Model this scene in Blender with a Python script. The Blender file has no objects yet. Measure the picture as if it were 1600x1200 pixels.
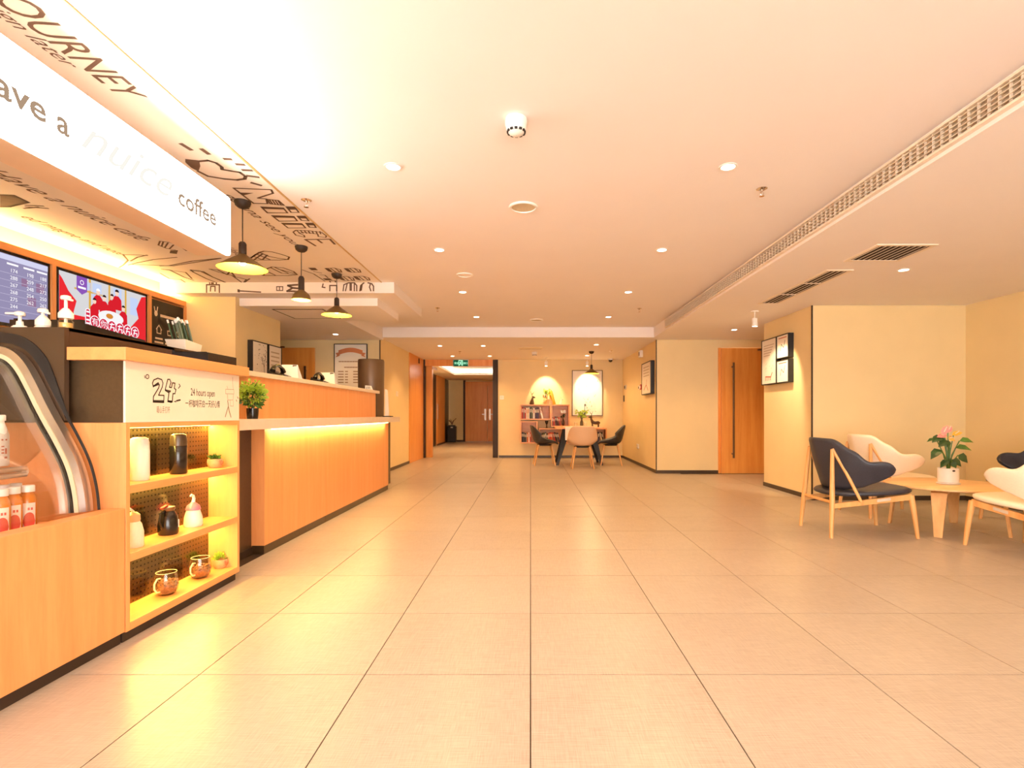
import bpy, bmesh, math, random
from mathutils import Vector, Matrix
random.seed(11)
S = bpy.context.scene
COL = S.collection
PI = math.pi
def R(a): return math.radians(a)

# ------------------------------------------------------------------ camera
F = 840.0                      # focal length in pixels of the 1600 px wide frame
VX, VY = 829.0, 648.0          # vanishing point of the room's long axis
cam_d = bpy.data.cameras.new('camera')
cam_d.sensor_width = 36.0
cam_d.lens = F / 1600 * 36.0
cam_d.shift_x = -(VX - 800) / 1600
cam_d.shift_y = (VY - 600) / 1600
cam_d.clip_start = 0.05
cam = bpy.data.objects.new('camera', cam_d)
cam.location = (0, 0, 1.0)
cam.rotation_euler = (PI / 2, 0, 0)
COL.objects.link(cam)
S.camera = cam

# ------------------------------------------------------------------ world, exposure
W = bpy.data.worlds.new('world')
S.world = W
W.use_nodes = True
W.node_tree.nodes['Background'].inputs[0].default_value = (1.0, 0.95, 0.92, 1)
W.node_tree.nodes['Background'].inputs[1].default_value = 7.0
S.view_settings.view_transform = 'Standard'
S.view_settings.look = 'None'
S.view_settings.gamma = 1.0
S.cycles.use_adaptive_sampling = True
S.cycles.adaptive_threshold = 0.05
S.cycles.adaptive_min_samples = 24
S.cycles.max_bounces = 7
S.cycles.caustics_reflective = False
S.view_settings.use_curve_mapping = False
S.view_settings.exposure = 0.94
WARM = (1.0, 0.585, 0.245)       # downlight colour
AMBER = (1.0, 0.76, 0.17)      # LED strips
P_DOWN = 34.0
P_SPOT = 22.0
E_SIGN = 9.0

# room heights (the lens stands at z = 1)
ZM = 2.447                     # main ceiling
ZL = 2.28                      # low ceilings

# ------------------------------------------------------------------ materials
def lin(c):
    out = []
    for v in c:
        v = v / 255.0
        out.append(v / 12.92 if v <= 0.04045 else ((v + 0.055) / 1.055) ** 2.4)
    return tuple(out)
MATS = {}
def nt(m):
    m.use_nodes = True
    return m.node_tree, m.node_tree.nodes['Principled BSDF']
def mat(name, c, rough=0.5, metal=0.0, var=0.06, scale=6.0, bump=0.0, spec=0.5, stretch=(1, 1, 1), emit=None, es=0.0, coat=0.0):
    if name in MATS: return MATS[name]
    m = bpy.data.materials.new(name)
    t, b = nt(m)
    c = lin(c)
    N, L = t.nodes, t.links
    tc = N.new('ShaderNodeTexCoord'); mp = N.new('ShaderNodeMapping'); no = N.new('ShaderNodeTexNoise'); rp = N.new('ShaderNodeValToRGB')
    mp.inputs['Scale'].default_value = stretch
    no.inputs['Scale'].default_value = scale; no.inputs['Detail'].default_value = 4
    L.new(tc.outputs['Object'], mp.inputs['Vector']); L.new(mp.outputs['Vector'], no.inputs['Vector'])
    L.new(no.outputs['Fac'], rp.inputs['Fac'])
    rp.color_ramp.elements[0].position = 0.3; rp.color_ramp.elements[1].position = 0.7
    rp.color_ramp.elements[0].color = (*[max(0, v * (1 - var)) for v in c], 1)
    rp.color_ramp.elements[1].color = (*[min(1, v * (1 + var)) for v in c], 1)
    L.new(rp.outputs['Color'], b.inputs['Base Color'])
    b.inputs['Roughness'].default_value = rough; b.inputs['Metallic'].default_value = metal
    b.inputs['Specular IOR Level'].default_value = spec
    b.inputs['Coat Weight'].default_value = coat
    if bump:
        bp = N.new('ShaderNodeBump'); bp.inputs['Strength'].default_value = bump; bp.inputs['Distance'].default_value = 0.01
        L.new(no.outputs['Fac'], bp.inputs['Height']); L.new(bp.outputs['Normal'], b.inputs['Normal'])
    if emit:
        b.inputs['Emission Color'].default_value = (*emit, 1); b.inputs['Emission Strength'].default_value = es
    MATS[name] = m
    return m
def wood(name, c, c2, sc=(7, 7, 0.5), rough=0.38):
    if name in MATS: return MATS[name]
    m = bpy.data.materials.new(name); t, b = nt(m); N, L = t.nodes, t.links
    tc = N.new('ShaderNodeTexCoord'); mp = N.new('ShaderNodeMapping'); mp.inputs['Scale'].default_value = sc
    n1 = N.new('ShaderNodeTexNoise'); n1.inputs['Scale'].default_value = 1.6; n1.inputs['Detail'].default_value = 6; n1.inputs['Distortion'].default_value = 0.6
    n2 = N.new('ShaderNodeTexNoise'); n2.inputs['Scale'].default_value = 14; n2.inputs['Detail'].default_value = 3
    mx = N.new('ShaderNodeMath'); mx.operation = 'MULTIPLY_ADD'; mx.inputs[1].default_value = 0.35
    rp = N.new('ShaderNodeValToRGB')
    L.new(tc.outputs['Object'], mp.inputs['Vector'])
    L.new(mp.outputs['Vector'], n1.inputs['Vector']); L.new(mp.outputs['Vector'], n2.inputs['Vector'])
    L.new(n2.outputs['Fac'], mx.inputs[0]); L.new(n1.outputs['Fac'], mx.inputs[2])
    L.new(mx.outputs[0], rp.inputs['Fac'])
    rp.color_ramp.elements[0].position = 0.42; rp.color_ramp.elements[1].position = 0.85
    rp.color_ramp.elements[0].color = (*lin(c2), 1); rp.color_ramp.elements[1].color = (*lin(c), 1)
    L.new(rp.outputs['Color'], b.inputs['Base Color']); b.inputs['Roughness'].default_value = rough
    MATS[name] = m
    return m
def glow(name, c, s):
    if name in MATS: return MATS[name]
    m = bpy.data.materials.new(name); m.use_nodes = True; t = m.node_tree
    t.nodes.remove(t.nodes['Principled BSDF'])
    e = t.nodes.new('ShaderNodeEmission'); e.inputs[0].default_value = (*c, 1); e.inputs[1].default_value = s
    t.links.new(e.outputs[0], t.nodes['Material Output'].inputs[0])
    MATS[name] = m
    return m
def glass(name, tint=(1, 1, 1), refl=0.08):
    if name in MATS: return MATS[name]
    m = bpy.data.materials.new(name); m.use_nodes = True; t = m.node_tree
    t.nodes.remove(t.nodes['Principled BSDF'])
    tr = t.nodes.new('ShaderNodeBsdfTransparent'); tr.inputs[0].default_value = (*tint, 1)
    gl = t.nodes.new('ShaderNodeBsdfGlossy'); gl.inputs['Roughness'].default_value = 0.03
    lw = t.nodes.new('ShaderNodeLayerWeight'); lw.inputs['Blend'].default_value = 0.25
    ma = t.nodes.new('ShaderNodeMath'); ma.operation = 'MULTIPLY_ADD'; ma.inputs[1].default_value = 0.3; ma.inputs[2].default_value = refl * 0.4
    mx = t.nodes.new('ShaderNodeMixShader')
    t.links.new(lw.outputs['Fresnel'], ma.inputs[0]); t.links.new(ma.outputs[0], mx.inputs[0])
    t.links.new(tr.outputs[0], mx.inputs[1]); t.links.new(gl.outputs[0], mx.inputs[2])
    t.links.new(mx.outputs[0], t.nodes['Material Output'].inputs[0])
    MATS[name] = m
    return m
def tile_material(name, with_grid):
    m = bpy.data.materials.new(name); t, b = nt(m); N, L = t.nodes, t.links
    tc = N.new('ShaderNodeTexCoord'); oi = N.new('ShaderNodeObjectInfo')
    ad = N.new('ShaderNodeVectorMath'); ad.operation = 'MULTIPLY_ADD'
    ad.inputs[1].default_value = (1, 1, 1)
    sc = N.new('ShaderNodeVectorMath'); sc.operation = 'SCALE'; sc.inputs['Scale'].default_value = 37.0
    cx = N.new('ShaderNodeCombineXYZ')
    L.new(oi.outputs['Random'], cx.inputs[0]); L.new(oi.outputs['Random'], cx.inputs[1]); L.new(oi.outputs['Random'], cx.inputs[2])
    L.new(cx.outputs[0], sc.inputs[0])
    L.new(tc.outputs['Object'], ad.inputs[0]); L.new(sc.outputs[0], ad.inputs[2])
    cols = []
    for st in ((330, 14, 1), (14, 260, 1)):          # fine linen threads both ways
        mp = N.new('ShaderNodeMapping'); mp.inputs['Scale'].default_value = st
        no = N.new('ShaderNodeTexNoise'); no.inputs['Scale'].default_value = 1.0; no.inputs['Detail'].default_value = 2
        L.new(ad.outputs[0], mp.inputs['Vector']); L.new(mp.outputs['Vector'], no.inputs['Vector']); cols.append(no)
    big = N.new('ShaderNodeTexNoise'); big.inputs['Scale'].default_value = 3.0; big.inputs['Detail'].default_value = 3
    L.new(ad.outputs[0], big.inputs['Vector'])
    a1 = N.new('ShaderNodeMath'); a1.operation = 'ADD'; L.new(cols[0].outputs['Fac'], a1.inputs[0]); L.new(cols[1].outputs['Fac'], a1.inputs[1])
    a2 = N.new('ShaderNodeMath'); a2.operation = 'MULTIPLY_ADD'; a2.inputs[1].default_value = 0.35; L.new(big.outputs['Fac'], a2.inputs[0]); L.new(a1.outputs[0], a2.inputs[2])
    a3 = N.new('ShaderNodeMath'); a3.operation = 'MULTIPLY_ADD'; a3.inputs[1].default_value = 0.10; L.new(oi.outputs['Random'], a3.inputs[0]); L.new(a2.outputs[0], a3.inputs[2])
    rp = N.new('ShaderNodeValToRGB'); rp.color_ramp.elements[0].position = 0.85; rp.color_ramp.elements[1].position = 1.5
    dv = N.new('ShaderNodeMath'); dv.operation = 'SUBTRACT'; dv.inputs[1].default_value = 0.6; L.new(a3.outputs[0], dv.inputs[0])
    rp.color_ramp.elements[0].position = 0.2; rp.color_ramp.elements[1].position = 1.0
    rp.color_ramp.elements[0].color = (*lin(TILE_A), 1); rp.color_ramp.elements[1].color = (*lin(TILE_B), 1)
    L.new(dv.outputs[0], rp.inputs['Fac'])
    out = rp.outputs['Color']
    if with_grid:
        br = N.new('ShaderNodeTexBrick'); br.offset = 0.0; br.inputs['Scale'].default_value = 1.0
        br.inputs['Brick Width'].default_value = TS; br.inputs['Row Height'].default_value = TS; br.inputs['Mortar Size'].default_value = 0.002
        br.inputs['Mortar'].default_value = (*lin((120, 96, 70)), 1)
        mp = N.new('ShaderNodeMapping'); mp.inputs['Location'].default_value = (0, -TY0, 0)
        L.new(tc.outputs['Object'], mp.inputs['Vector']); L.new(mp.outputs['Vector'], br.inputs['Vector'])
        L.new(out, br.inputs['Color1']); L.new(out, br.inputs['Color2']); out = br.outputs['Color']
    L.new(out, b.inputs['Base Color'])
    b.inputs['Roughness'].default_value = 0.30
    b.inputs['Specular IOR Level'].default_value = 0.5
    bp = N.new('ShaderNodeBump'); bp.inputs['Strength'].default_value = 0.06; bp.inputs['Distance'].default_value = 0.0015
    L.new(a1.outputs[0], bp.inputs['Height']); L.new(bp.outputs['Normal'], b.inputs['Normal'])
    MATS[name] = m
    return m
def perforated(name):
    m = bpy.data.materials.new(name); t, b = nt(m); N, L = t.nodes, t.links
    tc = N.new('ShaderNodeTexCoord'); sp = N.new('ShaderNodeSeparateXYZ'); L.new(tc.outputs['Object'], sp.inputs[0])
    ds = []
    for ax in (1, 2):
        d = N.new('ShaderNodeMath'); d.operation = 'MULTIPLY'; d.inputs[1].default_value = 1 / 0.026; L.new(sp.outputs[ax], d.inputs[0])
        f = N.new('ShaderNodeMath'); f.operation = 'FRACT'; L.new(d.outputs[0], f.inputs[0])
        s = N.new('ShaderNodeMath'); s.operation = 'SUBTRACT'; s.inputs[1].default_value = 0.5; L.new(f.outputs[0], s.inputs[0])
        q = N.new('ShaderNodeMath'); q.operation = 'MULTIPLY'; L.new(s.outputs[0], q.inputs[0]); L.new(s.outputs[0], q.inputs[1]); ds.append(q)
    a = N.new('ShaderNodeMath'); a.operation = 'ADD'; L.new(ds[0].outputs[0], a.inputs[0]); L.new(ds[1].outputs[0], a.inputs[1])
    g = N.new('ShaderNodeMath'); g.operation = 'LESS_THAN'; g.inputs[1].default_value = 0.03; L.new(a.outputs[0], g.inputs[0])
    mx = N.new('ShaderNodeMix'); mx.data_type = 'RGBA'; L.new(g.outputs[0], mx.inputs['Factor'])
    mx.inputs['A'].default_value = (*lin((100, 82, 60)), 1); mx.inputs['B'].default_value = (0.004, 0.003, 0.002, 1)
    L.new(mx.outputs['Result'], b.inputs['Base Color']); b.inputs['Metallic'].default_value = 0.75; b.inputs['Roughness'].default_value = 0.16
    MATS[name] = m
    return m
TS = 0.637                     # floor tile size
TY0 = 2.069                    # one joint of the rows
TILE_A, TILE_B = (160, 146, 132), (190, 177, 162)
M_tile = tile_material('linen_tile', False)
M_tileg = tile_material('linen_tile_grid', True)
M_grout = mat('grout', (62, 44, 28), 0.95)
M_wall = mat('wall_paint', (238, 213, 160), 0.62, var=0.02, scale=3, spec=0.3)
M_ceil = mat('ceiling_paint', (244, 235, 229), 0.8, var=0.01, scale=2, spec=0.2)
M_mural = mat('mural_paper', (243, 228, 212), 0.75, var=0.02, scale=3, spec=0.2)
M_ink = mat('mural_ink', (112, 84, 66), 0.8, var=0.1, scale=20)
M_base = mat('skirting', (78, 62, 46), 0.4, metal=0.3)
M_trimdark = mat('dark_trim', (54, 38, 26), 0.6)
M_wood = wood('maple', (238, 165, 102), (228, 150, 87), sc=(11, 11, 0.8))
M_woodh = wood('maple_flat', (238, 165, 102), (228, 150, 87), sc=(11, 0.8, 11))
M_woodx = wood('maple_cross', (238, 165, 102), (228, 150, 87), sc=(0.8, 11, 11))
M_door = wood('door_veneer', (240, 166, 84), (224, 142, 62), sc=(9, 9, 0.6), rough=0.32)
M_leg = wood('beech', (232, 178, 112), (214, 150, 84), sc=(12, 12, 1.2), rough=0.4)
M_white = mat('white_plastic', (240, 234, 226), 0.35, var=0.01)
M_cream = mat('cream_paint', (238, 222, 200), 0.5, var=0.02)
M_stone = mat('pale_stone', (226, 208, 188), 0.3, var=0.03, scale=20)
M_black = mat('black_gloss', (34, 28, 24), 0.18, var=0.1)
M_blackm = mat('black_matte', (30, 26, 24), 0.55, var=0.1)
M_bronze = mat('bronze_panel', (92, 72, 50), 0.3, metal=0.55, var=0.08, scale=60)
M_steel = mat('steel', (200, 188, 174), 0.28, metal=0.9, var=0.04)
M_chrome = mat('chrome', (225, 215, 205), 0.12, metal=1.0, var=0.02)
M_handle = mat('handle_bronze', (120, 96, 72), 0.3, metal=0.8)
M_navy = mat('navy_leather', (48, 48, 58), 0.45, var=0.12, scale=120, bump=0.15)
M_charcoal = mat('charcoal_leather', (52, 49, 48), 0.45, var=0.1, scale=120, bump=0.1)
M_creaml = mat('cream_leather', (240, 222, 196), 0.45, var=0.03, scale=90, bump=0.08)
M_tan = mat('tan_leather', (226, 186, 146), 0.5, var=0.03, scale=90, bump=0.08)
M_leaf = mat('leaf_green', (74, 110, 40), 0.4, var=0.35, scale=14)
M_leafl = mat('leaf_lime', (172, 196, 66), 0.45, var=0.3, scale=30)
M_leafd = mat('leaf_dark', (44, 74, 34), 0.35, var=0.3, scale=14)
M_pink = mat('spathe_pink', (238, 140, 130), 0.35, var=0.1)
M_soil = mat('soil', (52, 36, 24), 0.95, var=0.3, scale=60)
M_glass = glass('clear_glass')
M_led = glow('led_amber', AMBER, 16.0)
M_lamp = glow('lamp_lens', (1.0, 0.88, 0.70), 14.0)
M_canvas = mat('canvas_print', (240, 230, 214), 0.6, var=0.02)
M_inkd = mat('print_ink', (70, 58, 48), 0.7)
M_inkr = mat('print_red', (196, 104, 76), 0.7)

# ------------------------------------------------------------------ mesh helpers
WO = {}                                        # world origin of a parent
class MB:
    def __init__(s): s.v = []; s.f = []
    def add(s, vs, fs):
        o = len(s.v); s.v += [tuple(p) for p in vs]; s.f += [tuple(i + o for i in f) for f in fs]; return s
    def box(s, x0, x1, y0, y1, z0, z1):
        x0, x1 = min(x0, x1), max(x0, x1); y0, y1 = min(y0, y1), max(y0, y1); z0, z1 = min(z0, z1), max(z0, z1)
        return s.add([(x0, y0, z0), (x1, y0, z0), (x1, y1, z0), (x0, y1, z0), (x0, y0, z1), (x1, y0, z1), (x1, y1, z1), (x0, y1, z1)],
                     [(0, 3, 2, 1), (4, 5, 6, 7), (0, 1, 5, 4), (1, 2, 6, 5), (2, 3, 7, 6), (3, 0, 4, 7)])
    def hexa(s, p):                            # eight corners, bottom loop then top loop
        return s.add(p, [(0, 3, 2, 1), (4, 5, 6, 7), (0, 1, 5, 4), (1, 2, 6, 5), (2, 3, 7, 6), (3, 0, 4, 7)])
    def lathe(s, prof, c=(0, 0, 0), n=20, cap0=True, cap1=True):
        vs = []; fs = []
        for r, z in prof:
            for k in range(n):
                a = 2 * PI * k / n
                vs.append((c[0] + r * math.cos(a), c[1] + r * math.sin(a), c[2] + z))
        for i in range(len(prof) - 1):
            for k in range(n):
                k2 = (k + 1) % n
                fs.append((i * n + k, i * n + k2, (i + 1) * n + k2, (i + 1) * n + k))
        if cap0: fs.append(tuple(range(n - 1, -1, -1)))
        if cap1: fs.append(tuple((len(prof) - 1) * n + k for k in range(n)))
        return s.add(vs, fs)
    def tube(s, pts, rad, n=8, caps=True):
        pts = [Vector(p) for p in pts]
        if not hasattr(rad, '__len__'): rad = [rad] * len(pts)
        vs = []; fs = []; up = None
        for i, p in enumerate(pts):
            d = (pts[min(i + 1, len(pts) - 1)] - pts[max(i - 1, 0)]).normalized()
            if up is None:
                up = Vector((0, 0, 1)) if abs(d.z) < 0.9 else Vector((1, 0, 0))
            a = d.cross(up).normalized(); b = a.cross(d).normalized(); up = b
            for k in range(n):
                t = 2 * PI * k / n
                vs.append(p + (a * math.cos(t) + b * math.sin(t)) * rad[i])
        for i in range(len(pts) - 1):
            for k in range(n):
                k2 = (k + 1) % n
                fs.append((i * n + k, i * n + k2, (i + 1) * n + k2, (i + 1) * n + k))
        if caps:
            fs.append(tuple(range(n - 1, -1, -1))); fs.append(tuple((len(pts) - 1) * n + k for k in range(n)))
        return s.add(vs, fs)
    def bar(s, p0, p1, w0, h0, w1=None, h1=None, up=(0, 0, 1)):   # tapered rectangular bar
        w1 = w0 if w1 is None else w1; h1 = h0 if h1 is None else h1
        p0, p1 = Vector(p0), Vector(p1); d = (p1 - p0).normalized(); u = Vector(up)
        if abs(d.dot(u)) > 0.97: u = Vector((1, 0, 0))
        a = d.cross(u).normalized(); b = a.cross(d)
        q = []
        for p, w, h in ((p0, w0, h0), (p1, w1, h1)):
            q += [p - a * w / 2 - b * h / 2, p + a * w / 2 - b * h / 2, p + a * w / 2 + b * h / 2, p - a * w / 2 + b * h / 2]
        return s.hexa(q)
    def ball(s, c, r, n=12, m=8):
        rx, ry, rz = r if hasattr(r, '__len__') else (r, r, r)
        vs = [(c[0], c[1], c[2] - rz)]; fs = []
        for i in range(1, m):
            t = -PI / 2 + PI * i / m
            for k in range(n):
                a = 2 * PI * k / n
                vs.append((c[0] + rx * math.cos(t) * math.cos(a), c[1] + ry * math.cos(t) * math.sin(a), c[2] + rz * math.sin(t)))
        vs.append((c[0], c[1], c[2] + rz)); top = len(vs) - 1
        for k in range(n):
            k2 = (k + 1) % n
            fs.append((0, 1 + k2, 1 + k)); fs.append((top, 1 + (m - 2) * n + k, 1 + (m - 2) * n + k2))
            for i in range(m - 2):
                fs.append((1 + i * n + k, 1 + i * n + k2, 1 + (i + 1) * n + k2, 1 + (i + 1) * n + k))
        return s.add(vs, fs)
    def prism(s, poly, f0, f1):                # polygon extruded between two maps (u, v) -> point
        n = len(poly); vs = [f0(*p) for p in poly] + [f1(*p) for p in poly]
        fs = [tuple(range(n - 1, -1, -1)), tuple(range(n, 2 * n))]
        for k in range(n):
            k2 = (k + 1) % n; fs.append((k, k2, n + k2, n + k))
        return s.add(vs, fs)
    def poly(s, pts): return s.add(pts, [tuple(range(len(pts)))])
    def build(s, name, m, parent=None, smooth=False, bevel=0.0, subs=0, solid=0.0, label=None, kind=None):
        me = bpy.data.meshes.new(name)
        o0 = WO.get(parent.name, Vector((0, 0, 0))) if parent else Vector((0, 0, 0))
        me.from_pydata([tuple(Vector(p) - o0) for p in s.v], [], s.f)
        bm = bmesh.new(); bm.from_mesh(me); bmesh.ops.recalc_face_normals(bm, faces=bm.faces[:]); bm.to_mesh(me); bm.free()
        me.materials.append(m)
        if smooth:
            me.polygons.foreach_set('use_smooth', [True] * len(me.polygons))
            if smooth != 'all': me.set_sharp_from_angle(angle=R(40))
        o = bpy.data.objects.new(name, me); COL.objects.link(o)
        if parent: o.parent = parent; WO[o.name] = o0
        if solid:
            md = o.modifiers.new('thickness', 'SOLIDIFY'); md.thickness = solid; md.offset = 0
        if bevel:
            md = o.modifiers.new('edge', 'BEVEL'); md.width = bevel; md.segments = 2; md.limit_method = 'ANGLE'
        if subs:
            md = o.modifiers.new('smooth', 'SUBSURF'); md.levels = subs; md.render_levels = subs
        if label: o['label'] = label
        if kind: o['kind'] = kind
        return o
def tag(o, label, cat, group=None):
    o['label'] = label; o['category'] = cat
    if group: o['group'] = group
    return o
def thing(name, label, cat, loc=(0, 0, 0), rz=0.0, group=None):
    o = bpy.data.objects.new(name, None); COL.objects.link(o); o.empty_display_size = 0.1
    o.location = loc; o.rotation_euler = (0, 0, rz)
    if rz == 0: WO[o.name] = Vector(loc)
    return tag(o, label, cat, group)
def struct(o):
    o['kind'] = 'structure'; return o
def box(name, m, x0, x1, y0, y1, z0, z1, parent=None, bevel=0.0, label=None):
    return MB().box(x0, x1, y0, y1, z0, z1).build(name, m, parent, bevel=bevel, label=label)
def dup(root, loc, rz, label=None):
    def cp(o, par):
        c = o.copy(); COL.objects.link(c)
        if par: c.parent = par
        for ch in o.children: cp(ch, c)
        return c
    r = cp(root, None); r.location = loc; r.rotation_euler = (0, 0, rz)
    if label: r['label'] = label
    return r
def lamp(name, kind, loc, power, color, parent=None, aim=None, **kw):
    d = bpy.data.lights.new(name, kind); d.energy = power; d.color = color
    for k, v in kw.items(): setattr(d, k, v)
    o = bpy.data.objects.new(name, d); COL.objects.link(o)
    loc = Vector(loc)
    o.location = loc - (WO.get(parent.name, Vector((0, 0, 0))) if parent else Vector((0, 0, 0)))
    if aim is not None:
        o.rotation_euler = (Vector(aim) - loc).to_track_quat('-Z', 'Y').to_euler()
    if parent: o.parent = parent
    return o
# print on a plane: o origin, r reading direction, u up
class Plane:
    def __init__(s, o, r, u, h=0.0015):
        s.o, s.r, s.u = Vector(o), Vector(r), Vector(u); s.n = s.r.cross(s.u); s.h = h
    def __call__(s, x, y, h=None): return s.o + s.r * x + s.u * y + s.n * (s.h if h is None else h)
def stroke(mb, pts, w, f):
    n = len(pts)
    for i in range(n - 1):
        a, b = Vector((*pts[i], 0)), Vector((*pts[i + 1], 0)); d = b - a
        if d.length < 1e-6: continue
        d.normalize(); p = Vector((-d.y, d.x, 0)) * w / 2; e = d * w * 0.35
        q = [a - e - p, b + e - p, b + e + p, a - e + p]
        mb.poly([f(v.x, v.y) for v in q])
def text(body, size, f, x, y, name, m, parent, align='LEFT', shear=0.0, fat=0.0, width=None, label=None):
    cu = bpy.data.curves.new('text', 'FONT'); cu.body = body; cu.size = size; cu.align_x = align; cu.shear = shear; cu.offset = fat
    cu.resolution_u = 3
    o = bpy.data.objects.new('text', cu); COL.objects.link(o)
    bpy.context.view_layer.update()
    me = bpy.data.meshes.new_from_object(o.evaluated_get(bpy.context.evaluated_depsgraph_get()))
    bpy.data.objects.remove(o); bpy.data.curves.remove(cu)
    vs = [tuple(v.co) for v in me.vertices]; fs = [tuple(p.vertices) for p in me.polygons]
    bpy.data.meshes.remove(me)
    k = 1.0
    if width and vs:
        x0 = min(v[0] for v in vs); x1 = max(v[0] for v in vs); k = width / max(1e-6, x1 - x0)
    mb = MB().add([f(x + v[0] * k, y + v[1]) for v in vs], fs)
    return mb.build(name, m, parent, label=label)
def arc(cx, cy, rx, ry, a0, a1, n=10):
    return [(cx + rx * math.cos(R(a0 + (a1 - a0) * i / n)), cy + ry * math.sin(R(a0 + (a1 - a0) * i / n))) for i in range(n + 1)]
def ORD(n): return ['first', 'second', 'third', 'fourth', 'fifth', 'sixth', 'seventh', 'eighth', 'ninth', 'tenth', 'eleventh', 'twelfth', 'thirteenth', 'fourteenth'][n]

# ================================================================== THE ROOM
XW = -4.05                     # cafe back wall
Y_F1, Y_F2 = 5.87, 6.13        # two stepped ceiling beams over the reception
Y_FAS = 8.90                   # cross beam before the far area
Y_FAR = 12.54                  # far wall
XR_F = 2.15                    # right wall of the far area
# floor
fl = struct(MB().box(-5.5, 7.5, -3.4, 20.2, -0.06, -0.003).build('floor', M_tileg))
tm = None
GAP = 0.0022
for j in range(-3, 17):
    y0 = TY0 + j * TS
    if y0 > 12.5: continue
    for i in range(-4, 9):
        x0 = i * TS
        if i < -3 and y0 < 7: continue
        if x0 > 2.1 and y0 > 8.9: continue
        if x0 > 4.9 or (x0 > 3.2 and 6.2 < y0 < 7.1): continue
        if x0 < -1.9 and (x0 + TS / 2) < -2.0 and y0 < 3.0 : continue
        if tm is None:
            o = MB().box(GAP, TS - GAP, GAP, TS - GAP, -0.02, 0.0).build('tile', M_tile, fl)
            tm = o.data
        else:
            o = bpy.data.objects.new('tile', tm); COL.objects.link(o); o.parent = fl
        o.location = (x0, y0, 0.0)
box('grout_bed', M_grout, -2.6, 5.1, 0.1, 12.6, -0.02, -0.0029, fl)

# ceilings
ceil = struct(MB().box(XW, 2.04, -3.4, Y_FAS, ZM, ZM + 0.08).build('ceiling', M_ceil))
lc = struct(MB().box(2.04, 7.2, -3.4, 9.35, ZL, ZL + 0.25).build('ceiling_lounge', M_ceil))
fc = struct(MB().box(-2.6, 2.04, Y_FAS, Y_FAR + 0.1, ZL, ZL + 0.25).box(2.04, 2.25, 9.35, Y_FAR + 0.1, ZL, ZL + 0.25).build('ceiling_far', M_ceil))
rc = struct(MB().box(-5.5, -1.744, Y_F2, 7.1, ZL - 0.04, ZM).box(-5.5, -2.45, 7.1, Y_FAS + 0.05, ZL - 0.04, ZM).build('ceiling_reception', M_ceil))
beam = struct(MB().box(XW, -1.488, Y_F1, 7.34, 2.328, ZM).build('trim_1', M_ceil))
# mural paper on the cafe ceiling and on the first beam
mural = box('mural_paper', M_mural, XW, -1.63, 0.2, Y_F1, ZM - 0.002, ZM + 0.01, ceil)
box('mural_edge', mat('brass_edge', (214, 178, 120), 0.4, metal=0.4), -1.634, -1.622, 0.2, Y_F1, ZM - 0.006, ZM + 0.01, ceil)
box('mural_paper', M_mural, XW, -1.70, Y_F1 - 0.002, Y_F1 + 0.01, 2.33, ZM - 0.002, beam)
# bulkhead to the lounge carries a long air grille
gr = thing('air_grille', 'long white linear air grille in the ceiling step above the lounge', 'air grille', (2.03, 1.2, 2.31))
g0, g1, gz0, gz1 = 1.2, 8.05, 2.312, 2.412
box('backing', mat('grille_void', (176, 158, 134), 0.9), 2.034, 2.039, g0, g1, gz0, gz1, gr)
MB().box(2.012, 2.039, g0 - 0.02, g1 + 0.02, gz1, gz1 + 0.012).box(2.012, 2.039, g0 - 0.02, g1 + 0.02, gz0 - 0.012, gz0).box(2.012, 2.039, g0 - 0.02, g0, gz0, gz1).box(2.012, 2.039, g1, g1 + 0.02, gz0, gz1).build('frame', M_cream, gr)
for k in range(4):
    z = gz0 + (k + 0.7) * (gz1 - gz0) / 4.4
    MB().hexa([(2.014, g0, z), (2.034, g0, z + 0.006), (2.034, g1, z + 0.006), (2.014, g1, z), (2.014, g0, z + 0.003), (2.034, g0, z + 0.009), (2.034, g1, z + 0.009), (2.014, g1, z + 0.003)]).build('blade', M_cream, gr)
bm_ = None
for k in range(125):
    y = g0 + 0.03 + k * 0.0546
    if y > g1: break
    if bm_ is None:
        o = MB().box(2.020, 2.034, g0 - 0.0015, g0 + 0.0015, gz0, gz1).build('upright', M_cream, gr); bm_ = o.data; o.location = (0, y - g0, 0)
    else:
        o = bpy.data.objects.new('upright', bm_); COL.objects.link(o); o.parent = gr; o.location = (0, y - g0, 0)

# walls
T = 0.10
struct(box('wall_left', M_wall, XW - T, XW, -3.4, 6.05, 0, ZM))                                   # behind the coffee bar
struct(box('wall_bar_end', M_wall, -5.5, -3.32, 6.05, 6.20, 0, ZM))
wp = struct(box('wall_picture', M_wall, -3.44, -3.32, 6.20, 7.13, 0, ZL))
struct(box('wall_office', M_wall, -5.4, -2.5, 8.93, 9.03, 0, ZL))
struct(box('wall_corridor_back', M_wall, -5.5, -5.4, 6.20, 9.03, 0, ZM))
wl = struct(box('wall_far_left', M_wall, -2.62, -2.50, 9.03, 11.05, 0, ZL))
struct(box('wall_far', M_wall, -0.80, XR_F + 0.1, Y_FAR, Y_FAR + T, 0, ZL))
struct(box('wall_far_right', M_wall, XR_F, XR_F + T, 9.28, Y_FAR, 0, ZL))
struct(box('wall_door', M_wall, XR_F, 3.20, 9.18, 9.28, 0, ZL))
struct(box('wall_door_top', M_wall, 3.20, 4.25, 9.18, 9.28, 2.14, ZL))
struct(box('wall_door_side', M_wall, 4.25, 5.4, 9.18, 9.28, 0, ZL))
struct(box('wall_recess', M_wall, 5.2, 5.3, 7.6, 9.18, 0, ZL))
struct(box('wall_pillar', M_wall, 3.30, 5.2, 6.30, 7.60, 0, ZL))
struct(box('wall_right', M_wall, 5.10, 5.2, -3.4, 6.30, 0, ZL))
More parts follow.
